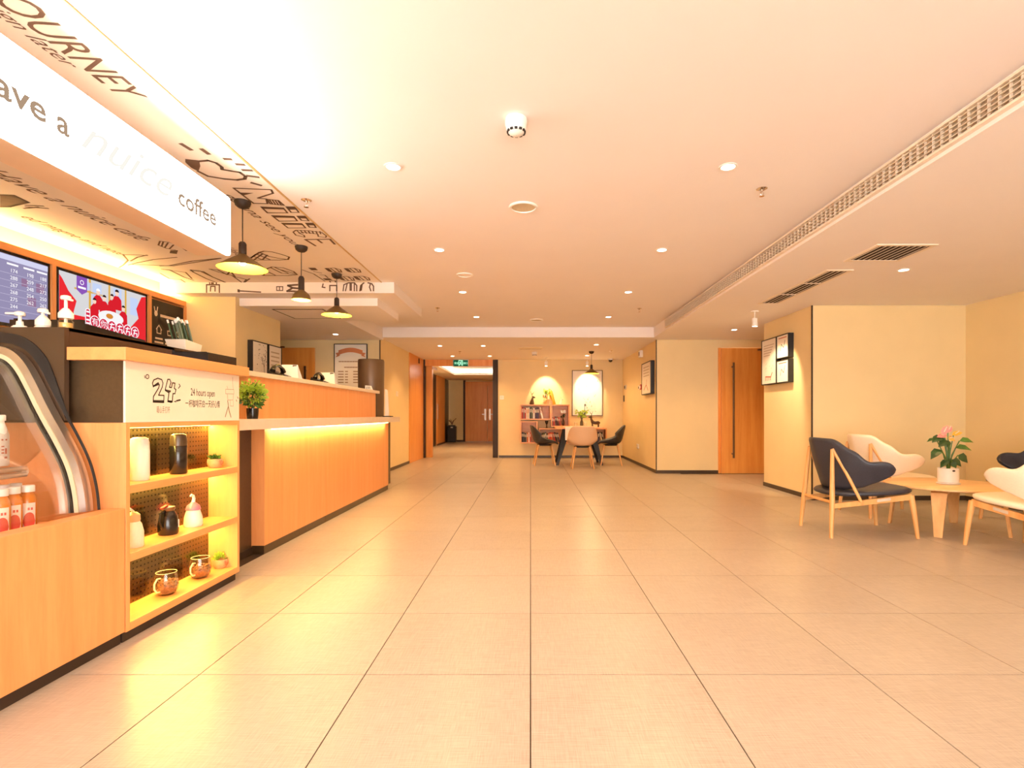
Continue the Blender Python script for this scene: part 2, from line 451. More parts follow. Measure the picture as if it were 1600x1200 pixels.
# wall behind the camera; glazed opening added to admit world light as fill
struct(MB().box(XW, -2.6, -3.5, -3.4, 0, ZM).box(3.9, 5.2, -3.5, -3.4, 0, ZM).box(-2.6, 3.9, -3.5, -3.4, 2.15, ZM).build('wall_back', M_wall))
wn = struct(MB().box(-2.6, -2.52, -3.48, -3.42, 0, 2.15).box(3.82, 3.9, -3.48, -3.42, 0, 2.15).box(-2.6, 3.9, -3.48, -3.42, 2.07, 2.15).box(-0.5, -0.42, -3.48, -3.42, 0, 2.15).box(1.7, 1.78, -3.48, -3.42, 0, 2.15).build('fill_window_1', M_trimdark))
for a, b in ((-2.52, -0.5), (-0.42, 1.7), (1.78, 3.82)):
    box('pane', M_glass, a, b, -3.455, -3.445, 0.02, 2.07, wn)
# skirting
BH = 0.052
def skirt(n, x0, x1, y0, y1): struct(box('baseboard_' + n, M_base, x0, x1, y0, y1, 0.0, BH))
skirt('far', -0.74, XR_F, Y_FAR - 0.012, Y_FAR)
skirt('far_right', XR_F - 0.012, XR_F, 9.18, Y_FAR)
skirt('door_wall', XR_F - 0.012, 3.20, 9.168, 9.18)
skirt('pillar', 3.288, 3.30, 6.30, 7.60)
skirt('lounge', 3.288, 5.10, 6.288, 6.30)
skirt('right', 5.088, 5.10, -3.4, 6.288)
skirt('far_left', -2.50, -2.488, 9.03, 11.05)
# dark corner strips where wall panels meet
for k, (x, y) in enumerate(((XR_F - 0.004, 9.176), (3.296, 6.296), (-2.50, 8.926))):
    struct(box('trim_%d' % (k + 2), M_trimdark, x - 0.007, x + 0.007, y - 0.007, y + 0.007, BH, ZL))

# passage to the lift lobby: wood cladding, dark posts, lintel
struct(box('wall_wood_panel', M_door, -2.60, -2.485, 11.05, 12.46, BH * 0, ZL))
struct(box('trim_5', M_trimdark, -2.60, -2.45, 12.46, 12.60, 0, ZL))
struct(box('trim_6', M_trimdark, -0.88, -0.76, 12.50, 12.66, 0, ZL))
struct(box('trim_7', M_door, -2.45, -0.88, 12.50, 12.60, 2.135, ZL))
struct(box('trim_8', M_trimdark, -2.483, -2.478, 11.90, 12.02, 2.14, 2.25))
# lobby
struct(box('wall_lobby_left', M_wall, -3.15, -3.05, 12.74, 16.5, 0, ZL))
struct(MB().box(-2.60, -2.31, 12.60, 12.74, 0, ZL).build('wall_lobby_pier', M_door))
struct(box('wall_lobby_near', M_wall, -3.15, -2.60, 12.60, 12.74, 0, ZL))
struct(box('wall_lobby_right', M_wall, -0.70, -0.60, 12.66, 20.1, 0, ZL))
struct(box('wall_lobby_end', M_wall, -3.15, -0.60, 20.0, 20.1, 0, ZL))
lob = struct(MB().box(-3.15, -0.6, 12.6, 13.3, ZL, ZL + 0.06).box(-3.15, -0.6, 17.3, 20.1, ZL, ZL + 0.06).box(-3.15, -2.45, 13.3, 17.3, ZL, ZL + 0.06).box(-0.95, -0.6, 13.3, 17.3, ZL, ZL + 0.06)
             .box(-3.15, -0.6, 12.6, 20.1, ZL + 0.2, ZL + 0.26).build('ceiling_lobby', M_ceil))
M_cove = glow('cove_light', (1.0, 0.84, 0.55), 2.6)
MB().box(-2.50, -2.46, 13.3, 17.3, ZL + 0.07, ZL + 0.18).box(-2.46, -0.95, 17.31, 17.35, ZL + 0.07, ZL + 0.18).build('cove_strip', M_cove, lob)
M_lift = mat('lift_dark', (52, 40, 32), 0.3, metal=0.4)
for k, (a, b) in enumerate(((16.5, 17.35), (19.0, 19.98))):
    d = struct(box('door_%d' % (k + 4), M_lift, -3.15, -3.045, a, b, 0, ZL - 0.12))
    struct(box('wall_lift_head_%s' % 'ab'[k], M_lift, -3.15, -3.05, a, b, ZL - 0.12, ZL))
    MB().box(-3.045, -3.04, (a + b) / 2 - 0.006, (a + b) / 2 + 0.006, 0.02, ZL - 0.14).build('leaf_joint', M_blackm, d)
lw = struct(box('wall_lift_wood', M_door, -3.15, -3.03, 17.35, 19.0, 0, ZL))
box('call_panel', M_steel, -3.03, -3.02, 17.5, 17.62, 0.85, 1.35, lw)
box('skirting_strip', M_base, -3.03, -3.02, 17.35, 19.0, 0, BH, lw)
struct(box('baseboard_lobby', M_base, -3.05, -2.48, 19.985, 20.0, 0, 0.06))
struct(box('trim_9', M_trimdark, -2.50, -2.42, 19.96, 20.0, 0, ZL))
dd = struct(MB().box(-2.42, -0.75, 19.93, 19.99, 2.06, 2.22).build('door_3', M_door))
for a, b, hx in ((-2.42, -1.60, -1.68), (-1.59, -0.75, -1.51)):
    lf = box('door_leaf', M_door, a, b - 0.004, 19.94, 19.985, 0.01, 2.06, dd)
    MB().box(hx - 0.03, hx + 0.03, 19.925, 19.94, 0.80, 1.22).box(hx - 0.02 - (0.10 if hx < -1.6 else 0), hx + 0.02 + (0.10 if hx > -1.6 else 0), 19.88, 19.90, 1.00, 1.03).box(hx - 0.012, hx + 0.012, 19.88, 19.93, 1.0, 1.03).build('handle', M_steel, lf)
bn = thing('litter_bin', 'tall black litter bin in the lift lobby corner', 'bin', (-2.93, 19.65, 0))
MB().box(-3.02, -2.72, 19.5, 19.8, 0, 0.58).build('body', M_blackm, bn, bevel=0.01)
MB().box(-2.99, -2.75, 19.53, 19.77, 0.58, 0.62).build('lid', M_black, bn, bevel=0.01)
box('label_plate', M_white, -2.90, -2.82, 19.495, 19.5, 0.52, 0.56, bn)
lp = thing('dried_plant', 'small dried plant standing on the black litter bin', 'plant', (-2.87, 19.65, 0.62))
m_ = MB()
for k in range(16):
    a = random.random() * 6.28; h = 0.10 + random.random() * 0.15; d = 0.04 + random.random() * 0.12
    m_.tube([(-2.87, 19.65, 0.62), (-2.87 + d * 0.4 * math.cos(a), 19.65 + d * 0.4 * math.sin(a), 0.62 + h * 0.6), (-2.87 + d * math.cos(a), 19.65 + d * math.sin(a), 0.62 + h)], [0.004, 0.004, 0.007], 5)
m_.build('twigs', mat('dry_twig', (126, 84, 46), 0.8), lp, kind='stuff')

# doors of the hall
d1 = struct(box('door_1', M_door, 3.24, 4.21, 9.12, 9.165, 0.004, 2.13))
struct(box('wall_light_block', M_wall, 3.0, 4.5, 9.6, 9.7, 0, ZL))  # added unseen wall, blocks world light leaking past the door
MB().bar((3.42, 9.05, 0.27), (3.42, 9.05, 1.88), 0.034, 0.024).bar((3.42, 9.05, 0.34), (3.42, 9.12, 0.34), 0.025, 0.025).bar((3.42, 9.05, 1.81), (3.42, 9.12, 1.81), 0.025, 0.025).build('handle', M_handle, d1, bevel=0.003)
MB().box(3.85, 4.15, 9.06, 9.12, 2.085, 2.115).build('door_closer', M_handle, d1)
struct(MB().box(3.20, 3.24, 9.16, 9.30, 0, 2.14).box(4.21, 4.25, 9.16, 9.30, 0, 2.14).build('trim_10', M_door))
d2 = struct(box('door_2', M_door, -4.30, -3.57, 8.87, 8.91, 0, 2.105))
MB().box(-3.72, -3.69, 8.82, 8.84, 1.28, 1.80).box(-3.715, -3.695, 8.84, 8.87, 1.35, 1.37).box(-3.715, -3.695, 8.84, 8.87, 1.72, 1.74).build('handle', M_handle, d2)
MB().box(-4.25, -4.05, 8.83, 8.86, 2.10, 2.125).build('door_closer', M_handle, d2)

# ------------------------------------------------------------------ mural drawings (ink lines on the ceiling paper)
FC = Plane((0, 0, ZM - 0.002), (0, 1, 0), (1, 0, 0), 0.0012)
def cpx(x, y):                 # photo measure -> (along Y, across X) on the ceiling plane
    Y = (ZM - 1) * F / (VY - y); return (Y, (x - VX) * Y / F)
def c1(x, y): return cpx(x / 4, y / 4)
def c3(x, y): return cpx(250 + x / 4, 200 + y / 4)
def c2(x, y): return cpx(x / 4, 250 + y / 4)
def draw(name, lines, w=0.014, fills=(), cv=c3):
    mb = MB()
    for l in lines: stroke(mb, [cv(*p) for p in l], w, FC)
    for p in fills: mb.poly([FC(*cv(*q)) for q in p])
    return mb.build(name, M_ink, ceil)
text('JOURNEY', 0.185, FC, 1.80, -1.868, 'mural_lettering', M_ink, ceil, shear=0.12, width=0.66)
text('sign later', 0.085, FC, 1.86, -1.925, 'mural_lettering', M_ink, ceil, shear=0.4, width=0.37)
text('gonna see you', 0.11, FC, 3.50, -2.02, 'mural_lettering', M_ink, ceil, shear=0.4, width=1.08)
text('Have a nuice cafe', 0.185, FC, 3.12, -3.24, 'mural_lettering', M_ink, ceil, shear=0.45, width=1.32)
text('ed magne and note', 0.13, FC, 3.90, -3.72, 'mural_lettering', M_ink, ceil, shear=0.4, width=0.95)
text('Have a nice', 0.13, FC, 4.62, -2.66, 'mural_lettering', M_ink, ceil, shear=0.4, width=0.55)
draw('mural_heart', [[(245, 205), (300, 200), (350, 215), (385, 240), (388, 256), (440, 265), (500, 275), (535, 300), (530, 315), (480, 322), (400, 315), (300, 298), (240, 268)]], 0.02,
     fills=([(158, 190), (245, 200), (252, 235), (240, 268), (195, 245), (158, 210)],))
draw('mural_rays', [[(135, 97), (192, 132)], [(262, 130), (302, 158)], [(405, 190), (440, 192)], [(482, 224), (522, 226)], [(520, 260), (570, 262)], [(550, 296), (612, 304)], [(575, 340), (628, 355)]], 0.026)
draw('mural_letter', [[(460, 373), (695, 383), (706, 405), (612, 435), (665, 441), (672, 470), (585, 468), (460, 373)]], 0.014, fills=([(485, 400), (585, 403), (522, 418)],))
draw('mural_letter', [[(670, 443), (740, 450), (775, 480), (690, 472), (670, 443)]] + [[(685 + 18 * k, 447 + 2 * k), (705 + 18 * k, 474 + 2 * k)] for k in range(4)], 0.012)
for p, q in (([(632, 490), (770, 497), (797, 528), (672, 528)], [(790, 490), (840, 490), (868, 525), (820, 525)]),
             ([(700, 545), (835, 550), (858, 578), (745, 580)], [(858, 548), (905, 548), (930, 578), (885, 575)]),
             ([(762, 592), (885, 595), (910, 622), (800, 622)], [(912, 592), (958, 592), (975, 620), (935, 618)])):
    m0 = ((p[0][0] * 2 + p[3][0]) / 3, (p[0][1] * 2 + p[3][1]) / 3); m1 = ((p[1][0] * 2 + p[2][0]) / 3, (p[1][1] * 2 + p[2][1]) / 3)
    h0 = ((q[0][0] + q[3][0]) / 2, (q[0][1] + q[3][1]) / 2); h1 = ((q[1][0] + q[2][0]) / 2, (q[1][1] + q[2][1]) / 2)
    draw('mural_letter', [p + [p[0]], q + [q[0]]], 0.013, fills=([p[0], p[1], m1, m0], [q[0], q[1], h1, h0]))
draw('mural_letter', [[(905, 680), (850, 668), (832, 648), (850, 636), (940, 640), (1010, 650), (1040, 672), (1035, 682), (990, 676)], [(905, 680), (900, 668), (870, 655), (900, 650), (985, 660), (990, 676)]]
     + [[(855 + 24 * k, 638 + k), (872 + 22 * k, 654 + k)] for k in range(7)], 0.011)
draw('mural_letter', [[(908, 695), (1062, 693), (1092, 724)], [(908, 695), (972, 734)], [(985, 696), (1012, 716)]], 0.02)
draw('mural_ice_cream', [[(548, 822), (622, 775), (650, 768), (700, 772), (760, 788), (808, 804), (800, 820), (745, 823), (548, 822)], [(622, 775), (680, 800), (740, 812), (800, 820)], [(585, 800), (640, 822)], [(605, 787), (690, 822)], [(560, 815), (600, 788)], [(590, 820), (640, 785)], [(640, 822), (670, 792)]], 0.016)
draw('mural_cup', [[(648, 918), (668, 878), (700, 866), (770, 872), (835, 895), (858, 915), (800, 921), (640, 920)], [(690, 870), (760, 905), (858, 915)], [(720, 870), (800, 905)], [(740, 880), (845, 908)], [(660, 890), (720, 918)]], 0.017)
draw('mural_scroll', [[(192, 885), (250, 892), (330, 930), (415, 965), (360, 968), (290, 940), (210, 900), (192, 885)], [(310, 880), (360, 885), (420, 915), (440, 890), (470, 930), (500, 935), (540, 945), (520, 970), (570, 968)], [(20, 882), (60, 885), (150, 930), (210, 950)], [(0, 860), (60, 858), (200, 830), (380, 812)]], 0.018)
draw('mural_notes', [[(890, 885), (960, 910), (1030, 955)], [(960, 895), (1010, 905)], [(1000, 915), (1030, 918), (1050, 935)], [(1060, 955), (1095, 952), (1098, 968), (1068, 966), (1060, 955)]], 0.014,
     fills=([(925, 872), (970, 872), (988, 887), (948, 887)], [(1015, 938), (1060, 938), (1078, 950), (1035, 950)]))
for cx, cy in ((1085, 885), (1205, 886), (1165, 938), (1262, 936)):
    draw('mural_cake', [[(cx - 52, cy - 10), (cx + 5, cy - 12), (cx + 42, cy - 2), (cx + 50, cy + 14), (cx - 10, cy + 14)], [(cx - 52, cy - 10), (cx - 30, cy + 8), (cx - 10, cy + 14)], [(cx - 20, cy - 10), (cx + 12, cy + 12)], [(cx + 10, cy - 10), (cx + 38, cy + 12)]], 0.014,
         fills=([(cx - 52, cy - 10), (cx - 28, cy - 8), (cx - 5, cy + 12), (cx - 30, cy + 8)],))
draw('mural_plant', [[(770, 590), (840, 590), (920, 595)], [(770, 590), (800, 625), (770, 655), (745, 670)], [(815, 630), (860, 605), (920, 592)], [(800, 655), (860, 640), (960, 620), (1105, 606)], [(820, 650), (940, 655), (1080, 660), (1380, 612)]], 0.016, cv=c2)
draw('mural_balloon', [[(1000, 505), (1060, 512), (1130, 540), (1165, 565)], [(1000, 505), (990, 530), (1040, 550), (1095, 560)], [(1020, 510), (1010, 538)], [(1050, 515), (1030, 545)], [(1085, 528), (1060, 552)]], 0.013, fills=([(1065, 562), (1112, 562), (1105, 585), (1060, 580)],), cv=c2)
draw('mural_cloth', [[(1010, 680), (1160, 700), (1200, 740)], [(1000, 705), (1060, 740), (1130, 745), (1200, 790)], [(1190, 690), (1270, 695), (1330, 730), (1420, 770)], [(1310, 680), (1370, 700), (1450, 720), (1520, 770), (1560, 740)]], 0.016, cv=c2)
draw('mural_umbrella', [[(0, 215), (90, 218), (180, 262)], [(0, 290), (60, 290), (180, 262)], [(160, 290), (300, 300)], [(160, 280), (270, 285)], [(150, 300), (240, 292)]], 0.016, fills=([(0, 215), (90, 218), (180, 262), (50, 292), (0, 290)],), cv=c2)
FB = Plane((0, Y_F1 - 0.002, 0), (1, 0, 0), (0, 0, 1), 0.0012)
def bpx(x, y): return ((250 + x / 4 - VX) * Y_F1 / F, 1 + (VY - 200 - y / 4) * Y_F1 / F)
def drawb(name, lines, w=0.014, fills=()):
    mb = MB()
    for l in lines: stroke(mb, [bpx(*p) for p in l], w, FB)
    for p in fills: mb.poly([FB(*bpx(*q)) for q in p])
    return mb.build(name, M_ink, beam)
drawb('mural_drawing', [[(292, 1028), (292, 980), (372, 980), (372, 1028)], [(312, 975), (310, 955), (335, 948), (355, 960), (352, 980)], [(316, 1020), (318, 990), (345, 990), (345, 1020)]], fills=([(320, 963), (338, 963), (338, 978), (320, 978)],))
drawb('mural_drawing', [[(490, 1018), (560, 1022), (630, 1026)]], fills=([(485, 1008), (500, 1010), (500, 1028), (485, 1026)],))
drawb('mural_drawing', [[(730, 992), (768, 992), (768, 1016), (730, 1016), (730, 992)], [(748, 992), (748, 1016)]], 0.01)
drawb('mural_drawing', [[(795, 1020), (860, 1022)], [(800, 985), (860, 980)], [(800, 985), (830, 1000), (862, 1003)], [(795, 1020), (830, 1000)]], 0.02)
drawb('mural_drawing', [[(1062, 1018), (1062, 985), (1105, 985), (1105, 1018)], [(1020, 975), (1015, 995), (1032, 998)]], 0.014)
drawb('mural_drawing', [[(1145, 1018), (1150, 980), (1180, 968), (1215, 968), (1230, 985), (1230, 1018)], [(1160, 1018), (1170, 975)], [(1215, 975), (1215, 1018)]], 0.013, fills=([(1185, 970), (1200, 970), (1200, 1018), (1185, 1018)],))
drawb('mural_drawing', [[(1250, 1018), (1255, 985), (1275, 968)], [(1300, 968), (1325, 975), (1335, 990), (1335, 1018)], [(1315, 975), (1310, 995), (1318, 1018)]], 0.014, fills=([(1255, 985), (1268, 975), (1262, 1018), (1250, 1018)],))
# ================================================================== CEILING THINGS
DL = None
def downlight(x, y, z, label, power=P_DOWN, ang=145, color=WARM):
    t = thing('downlight', label, 'downlight', (x, y, z), group='recessed round downlights')
    MB().lathe([(0.046, 0), (0.052, -0.002), (0.052, -0.006), (0.040, -0.007), (0.038, 0.0)], (x, y, z), 20, False, False).build('trim_ring', M_white, t, smooth=True)
    MB().lathe([(0.0005, -0.003), (0.038, -0.003)], (x, y, z), 20, False, False).build('lens', M_lamp, t)
    lamp('bulb_light', 'SPOT', (x, y, z - 0.012), power, color, t, aim=(x, y, 0), spot_size=R(ang), spot_blend=0.7, shadow_soft_size=0.035)
    return t
rows = (1.53, 3.13, 4.71, 6.33, 7.94)
where = ('above the frame', 'nearest, by the smoke detector', 'second, behind the round speaker', 'third from the smoke detector', 'fourth, close to the cross beam')
for k, y in enumerate(rows):
    downlight(-0.80, y, ZM, 'recessed downlight of the bar-side ceiling row, ' + where[k])
    downlight(1.15, y, ZM, 'recessed downlight of the lounge-side ceiling row, ' + where[k])
for x, y, l in ((-1.68, 9.96, 'recessed downlight in the far ceiling before the exit sign, wall side'), (-0.88, 9.96, 'recessed downlight in the far ceiling before the exit sign, middle side'),
                (-1.70, 11.7, 'small downlight just before the exit sign, nearer the wood panel'), (-0.89, 11.7, 'small downlight just before the exit sign, nearer the bookcase'),
                (1.20, 9.80, 'recessed downlight in front of the dining pendant lamp'), (1.22, 11.6, 'recessed downlight behind the dining pendant lamp')):
    downlight(x, y, ZL, l, P_DOWN * 1.15, 130)
downlight(-3.0, 8.27, ZL - 0.04, 'recessed downlight over the back of the reception desk', P_DOWN * 0.4)
downlight(3.29, 4.74, ZL, 'recessed downlight in the lounge ceiling beside the square air grille', P_DOWN * 1.3, 130)
downlight(3.06, 8.08, ZL, 'recessed downlight in front of the orange door with long handle', P_DOWN * 0.9, 120)
downlight(4.6, 2.6, ZL, 'recessed downlight of the lounge above the frame', P_DOWN * 0.9, 120)
for x, y, l in ((-1.88, 14.9, 'recessed downlight in the lobby ceiling, nearer one'), (-1.72, 15.9, 'recessed downlight in the lobby ceiling, farther one')):
    downlight(x, y, ZL + 0.2, l, P_DOWN * 2.8, 140)

def smoke(x, y, z, label, s=1.0):
    t = thing('smoke_detector', label, 'smoke detector', (x, y, z))
    MB().lathe([(0.052 * s, 0), (0.054 * s, -0.012 * s), (0.054 * s, -0.034 * s), (0.050 * s, -0.04 * s)], (x, y, z), 24).build('base', M_white, t, smooth=True)
    MB().lathe([(0.050 * s, -0.04 * s), (0.048 * s, -0.056 * s), (0.036 * s, -0.070 * s), (0.024 * s, -0.078 * s), (0.001, -0.080 * s)], (x, y, z), 24, False, False).build('dome', M_white, t, smooth=True)
    for k in range(12):
        a = 2 * PI * k / 12; c, sn = math.cos(a), math.sin(a); r = 0.0425 * s
        MB().bar((x + r * c - 0.007 * s * sn, y + r * sn + 0.007 * s * c, z - 0.064 * s), (x + r * c + 0.007 * s * sn, y + r * sn - 0.007 * s * c, z - 0.064 * s), 0.008 * s, 0.009 * s).build('vent_slot', M_blackm, t)
smoke(-0.07, 2.63, ZM, 'white smoke detector on the main ceiling, the large near one')
smoke(0.08, 10.97, ZL, 'white smoke detector on the far ceiling before the bookcase')
def disc(x, y, z, r, name, label, cat, inner):
    t = thing(name, label, cat, (x, y, z))
    MB().lathe([(r, 0), (r, -0.006), (r * 0.94, -0.012), (r * 0.84, -0.012), (r * 0.82, -0.004)], (x, y, z), 32, False, False).build('rim', M_white, t, smooth=True)
    MB().lathe([(0.0005, -0.005), (r * 0.83, -0.005)], (x, y, z), 32, False, False).build('mesh_cover' if name == 'ceiling_speaker' else 'plate', inner, t)
m_mesh = mat('speaker_mesh', (206, 190, 156), 0.7, var=0.2, scale=300)
disc(-0.05, 3.74, ZM, 0.10, 'ceiling_speaker', 'round ceiling speaker with beige mesh behind the smoke detector', 'speaker', m_mesh)
disc(-0.68, 5.55, ZM, 0.085, 'inspection_hatch', 'flush round hatch in the main ceiling between bar-side downlights', 'hatch', M_ceil)
disc(0.09, 8.20, ZM, 0.10, 'ceiling_speaker', 'round ceiling speaker close to the far cross beam', 'speaker', m_mesh)
def sprinkler(x, y, z, label):
    t = thing('sprinkler', label, 'sprinkler', (x, y, z), group='ceiling sprinklers')
    MB().lathe([(0.034, 0), (0.034, -0.003), (0.018, -0.010), (0.016, -0.004)], (x, y, z), 18, False, False).build('rosette', M_chrome, t, smooth=True)
    MB().lathe([(0.008, 0), (0.008, -0.022), (0.005, -0.024)], (x, y, z), 10).build('nozzle', M_chrome, t, smooth=True)
    MB().tube([(x - 0.009, y, z - 0.018), (x - 0.011, y, z - 0.034), (x, y, z - 0.046)], 0.0025, 6).tube([(x + 0.009, y, z - 0.018), (x + 0.011, y, z - 0.034), (x, y, z - 0.046)], 0.0025, 6).build('yoke', M_chrome, t)
    MB().lathe([(0.016, -0.048), (0.016, -0.050)], (x, y, z), 12).build('deflector', M_chrome, t)
for x, y, z, l in ((-1.51, 3.62, ZM, 'chrome sprinkler beside the edge of the ceiling mural'), (1.48, 3.44, ZM, 'chrome sprinkler near the long air grille, beside a near downlight'),
                   (-1.26, 7.28, ZM, 'sprinkler near the stepped beams on the bar side'), (1.48, 7.32, ZM, 'sprinkler near the far end of the long grille'),
                   (-1.43, 10.86, ZL, 'sprinkler on the far ceiling above the exit sign'), (1.61, 10.75, ZL, 'sprinkler on the far ceiling by the dining pendant')):
    sprinkler(x, y, z, l)
def louvre(name, label, x0, x1, y0, y1, n, split=0):
    t = thing(name, label, 'air vent', (x0, y0, ZL))
    z = ZL
    MB().box(x0, x1, y0, y0 + 0.03, z - 0.008, z).box(x0, x1, y1 - 0.03, y1, z - 0.008, z).box(x0, x0 + 0.03, y0 + 0.03, y1 - 0.03, z - 0.008, z).box(x1 - 0.03, x1, y0 + 0.03, y1 - 0.03, z - 0.008, z).build('frame', M_cream, t)
    box('void', mat('vent_void', (46, 36, 28), 0.9), x0 + 0.03, x1 - 0.03, y0 + 0.03, y1 - 0.03, z - 0.002, z, t)
    for k in range(n):
        x = x0 + 0.03 + (k + 0.5) * (x1 - x0 - 0.06) / n
        MB().hexa([(x - 0.010, y0 + 0.03, z - 0.006), (x - 0.007, y0 + 0.03, z - 0.008), (x - 0.007, y1 - 0.03, z - 0.008), (x - 0.010, y1 - 0.03, z - 0.006),
                   (x + 0.004, y0 + 0.03, z - 0.001), (x + 0.007, y0 + 0.03, z - 0.003), (x + 0.007, y1 - 0.03, z - 0.003), (x + 0.004, y1 - 0.03, z - 0.001)]).build('blade', M_cream, t)
    for k in range(split):
        y = y0 + (k + 1) * (y1 - y0) / (split + 1)
        MB().box(x0 + 0.03, x1 - 0.03, y - 0.006, y + 0.006, z - 0.009, z - 0.002).build('cross_bar', M_cream, t)
louvre('return_grille', 'square louvred air vent in the lounge ceiling', 2.60, 3.06, 4.03, 4.47, 9)
louvre('slot_diffuser', 'long narrow slot air vent in the lounge ceiling', 2.61, 2.85, 4.74, 6.18, 4, 2)
t = thing('slot_diffuser', 'short flush slot vent on the far ceiling before the bookcase', 'air vent', (0, 10.3, ZL))
box('frame', M_cream, -0.23, 0.23, 10.15, 10.45, ZL - 0.006, ZL, t)
box('slot', M_trimdark, -0.21, 0.21, 10.43, 10.445, ZL - 0.007, ZL - 0.005, t)
t = thing('access_panel', 'flush square access panel in the reception ceiling', 'hatch', (-2.74, 6.6, ZL - 0.04))
box('panel', M_ceil, -3.02, -2.45, 6.32, 6.9, ZL - 0.044, ZL - 0.04, t)
zz = ZL - 0.041
MB().box(-3.035, -3.02, 6.305, 6.915, zz - 0.004, zz).box(-2.45, -2.435, 6.305, 6.915, zz - 0.004, zz).box(-3.02, -2.45, 6.305, 6.32, zz - 0.004, zz).box(-3.02, -2.45, 6.9, 6.915, zz - 0.004, zz).build('shadow_gap', M_trimdark, t)
# spot heads on stems
def spot_head(x, y, label, aim, power, ang=46, z=ZL):
    t = thing('spot_lamp', label, 'spotlight', (x, y, z))
    MB().lathe([(0.045, 0), (0.045, -0.012)], (x, y, z), 20).build('canopy', M_white, t, smooth=True)
    MB().lathe([(0.006, -0.012), (0.006, -0.09)], (x, y, z), 8).build('stem', M_white, t)
    MB().lathe([(0.030, -0.19), (0.034, -0.19), (0.034, -0.09), (0.010, -0.085)], (x, y, z), 20, False, True).build('barrel', M_white, t, smooth=True)
    MB().lathe([(0.0005, -0.188), (0.029, -0.188)], (x, y, z), 20, False, False).build('lens', M_lamp, t)
    lamp('bulb_light', 'SPOT', (x, y, z - 0.20), power, (1.0, 0.80, 0.50), t, aim=aim, spot_size=R(ang), spot_blend=0.5, shadow_soft_size=0.03)
spot_head(2.77, 6.64, 'white barrel spotlight hanging before the pictures on the pillar', (3.3, 7.1, 1.2), P_SPOT * 2.0, 75)
spot_head(0.35, 12.05, 'spotlight above the bookcase on the far wall', (0.36, 12.5, 1.55), P_SPOT * 1.9, 64)
spot_head(1.27, 12.05, 'spotlight above the large picture on the far wall', (1.33, 12.54, 1.62), P_SPOT * 1.9, 62)
t = thing('dome_camera', 'white dome camera under the far ceiling near the wall corner', 'camera', (1.83, 12.3, ZL))
MB().lathe([(0.06, 0), (0.06, -0.03)], (1.83, 12.3, ZL), 18).build('base', M_white, t, smooth=True)
MB().ball((1.83, 12.3, ZL - 0.035), 0.045).build('dome', M_black, t, smooth='all')
t = thing('bullet_camera', 'small white camera beside the first lift lobby pier', 'camera', (-2.28, 12.7, 2.10))
MB().box(-2.31, -2.28, 12.66, 12.72, 2.07, 2.13).build('bracket', M_white, t)
MB().tube([(-2.28, 12.69, 2.10), (-2.20, 12.63, 2.06)], 0.028, 12).build('barrel', M_white, t, smooth=True)

# ------------------------------------------------------------------ pendants
M_shade = mat('shade_outer', (128, 100, 62), 0.35, metal=0.4, var=0.04)
M_shadein = mat('shade_inner', (250, 222, 90), 0.6, var=0.02)
def pendant(x, y, zc, zr, r, style, label, power):
    t = thing('pendant_lamp', label, 'pendant lamp', (x, y, zc))
    MB().lathe([(0.052, 0), (0.052, -0.012), (0.046, -0.032), (0.030, -0.046), (0.008, -0.052)], (x, y, zc), 24).build('canopy', M_trimdark, t, smooth=True)
    if style == 'cone':
        ph = [(r, 0), (r * 0.97, 0.006), (0.034, 0.088), (0.026, 0.096)]; ht = 0.096; tube = 0.085
    else:
        ph = [(r, 0), (r * 0.98, 0.014), (r * 0.86, 0.042), (r * 0.62, 0.066), (0.030, 0.080), (0.026, 0.084)]; ht = 0.084; tube = 0.12
    MB().lathe([(0.0035, zr + ht + tube - zc), (0.0035, -0.05)], (x, y, zc), 8).build('cord', M_blackm, t)
    MB().lathe([(0.025, ht), (0.025, ht + tube * 0.85), (0.016, ht + tube), (0.004, ht + tube + 0.004)], (x, y, zr), 16).build('socket', M_trimdark, t, smooth=True)
    MB().lathe(ph, (x, y, zr), 36, False, False).build('shade', M_shade, t, smooth=True)
    MB().lathe([(a * 0.985, b - 0.0015 if b else 0.001) for a, b in ph], (x, y, zr), 36, False, True).build('shade_lining', M_shadein, t, smooth=True)
    MB().ball((x, y, zr + 0.045), 0.024).build('bulb', glow('pendant_bulb', (1.0, 0.82, 0.45), 30.0), t, smooth='all')
    lamp('bulb_light', 'POINT', (x, y, zr + 0.012), power, (1.0, 0.70, 0.30), t, shadow_soft_size=0.03)
pendant(-1.95, 3.64, ZM, 1.988, 0.158, 'cone', 'wide cone pendant lamp beside the end of the lit coffee sign', 5)
pendant(-1.97, 4.62, ZM, 1.985, 0.078, 'bell', 'small bell-shaped pendant lamp between the two cone pendants over the desk', 4)
pendant(-1.99, 5.52, ZM, 2.02, 0.151, 'cone', 'wide cone pendant lamp before the beams at the far end of the desk', 5)
pendant(1.23, 10.86, ZL, 1.83, 0.15, 'cone', 'cone pendant lamp over the dining table', 5)

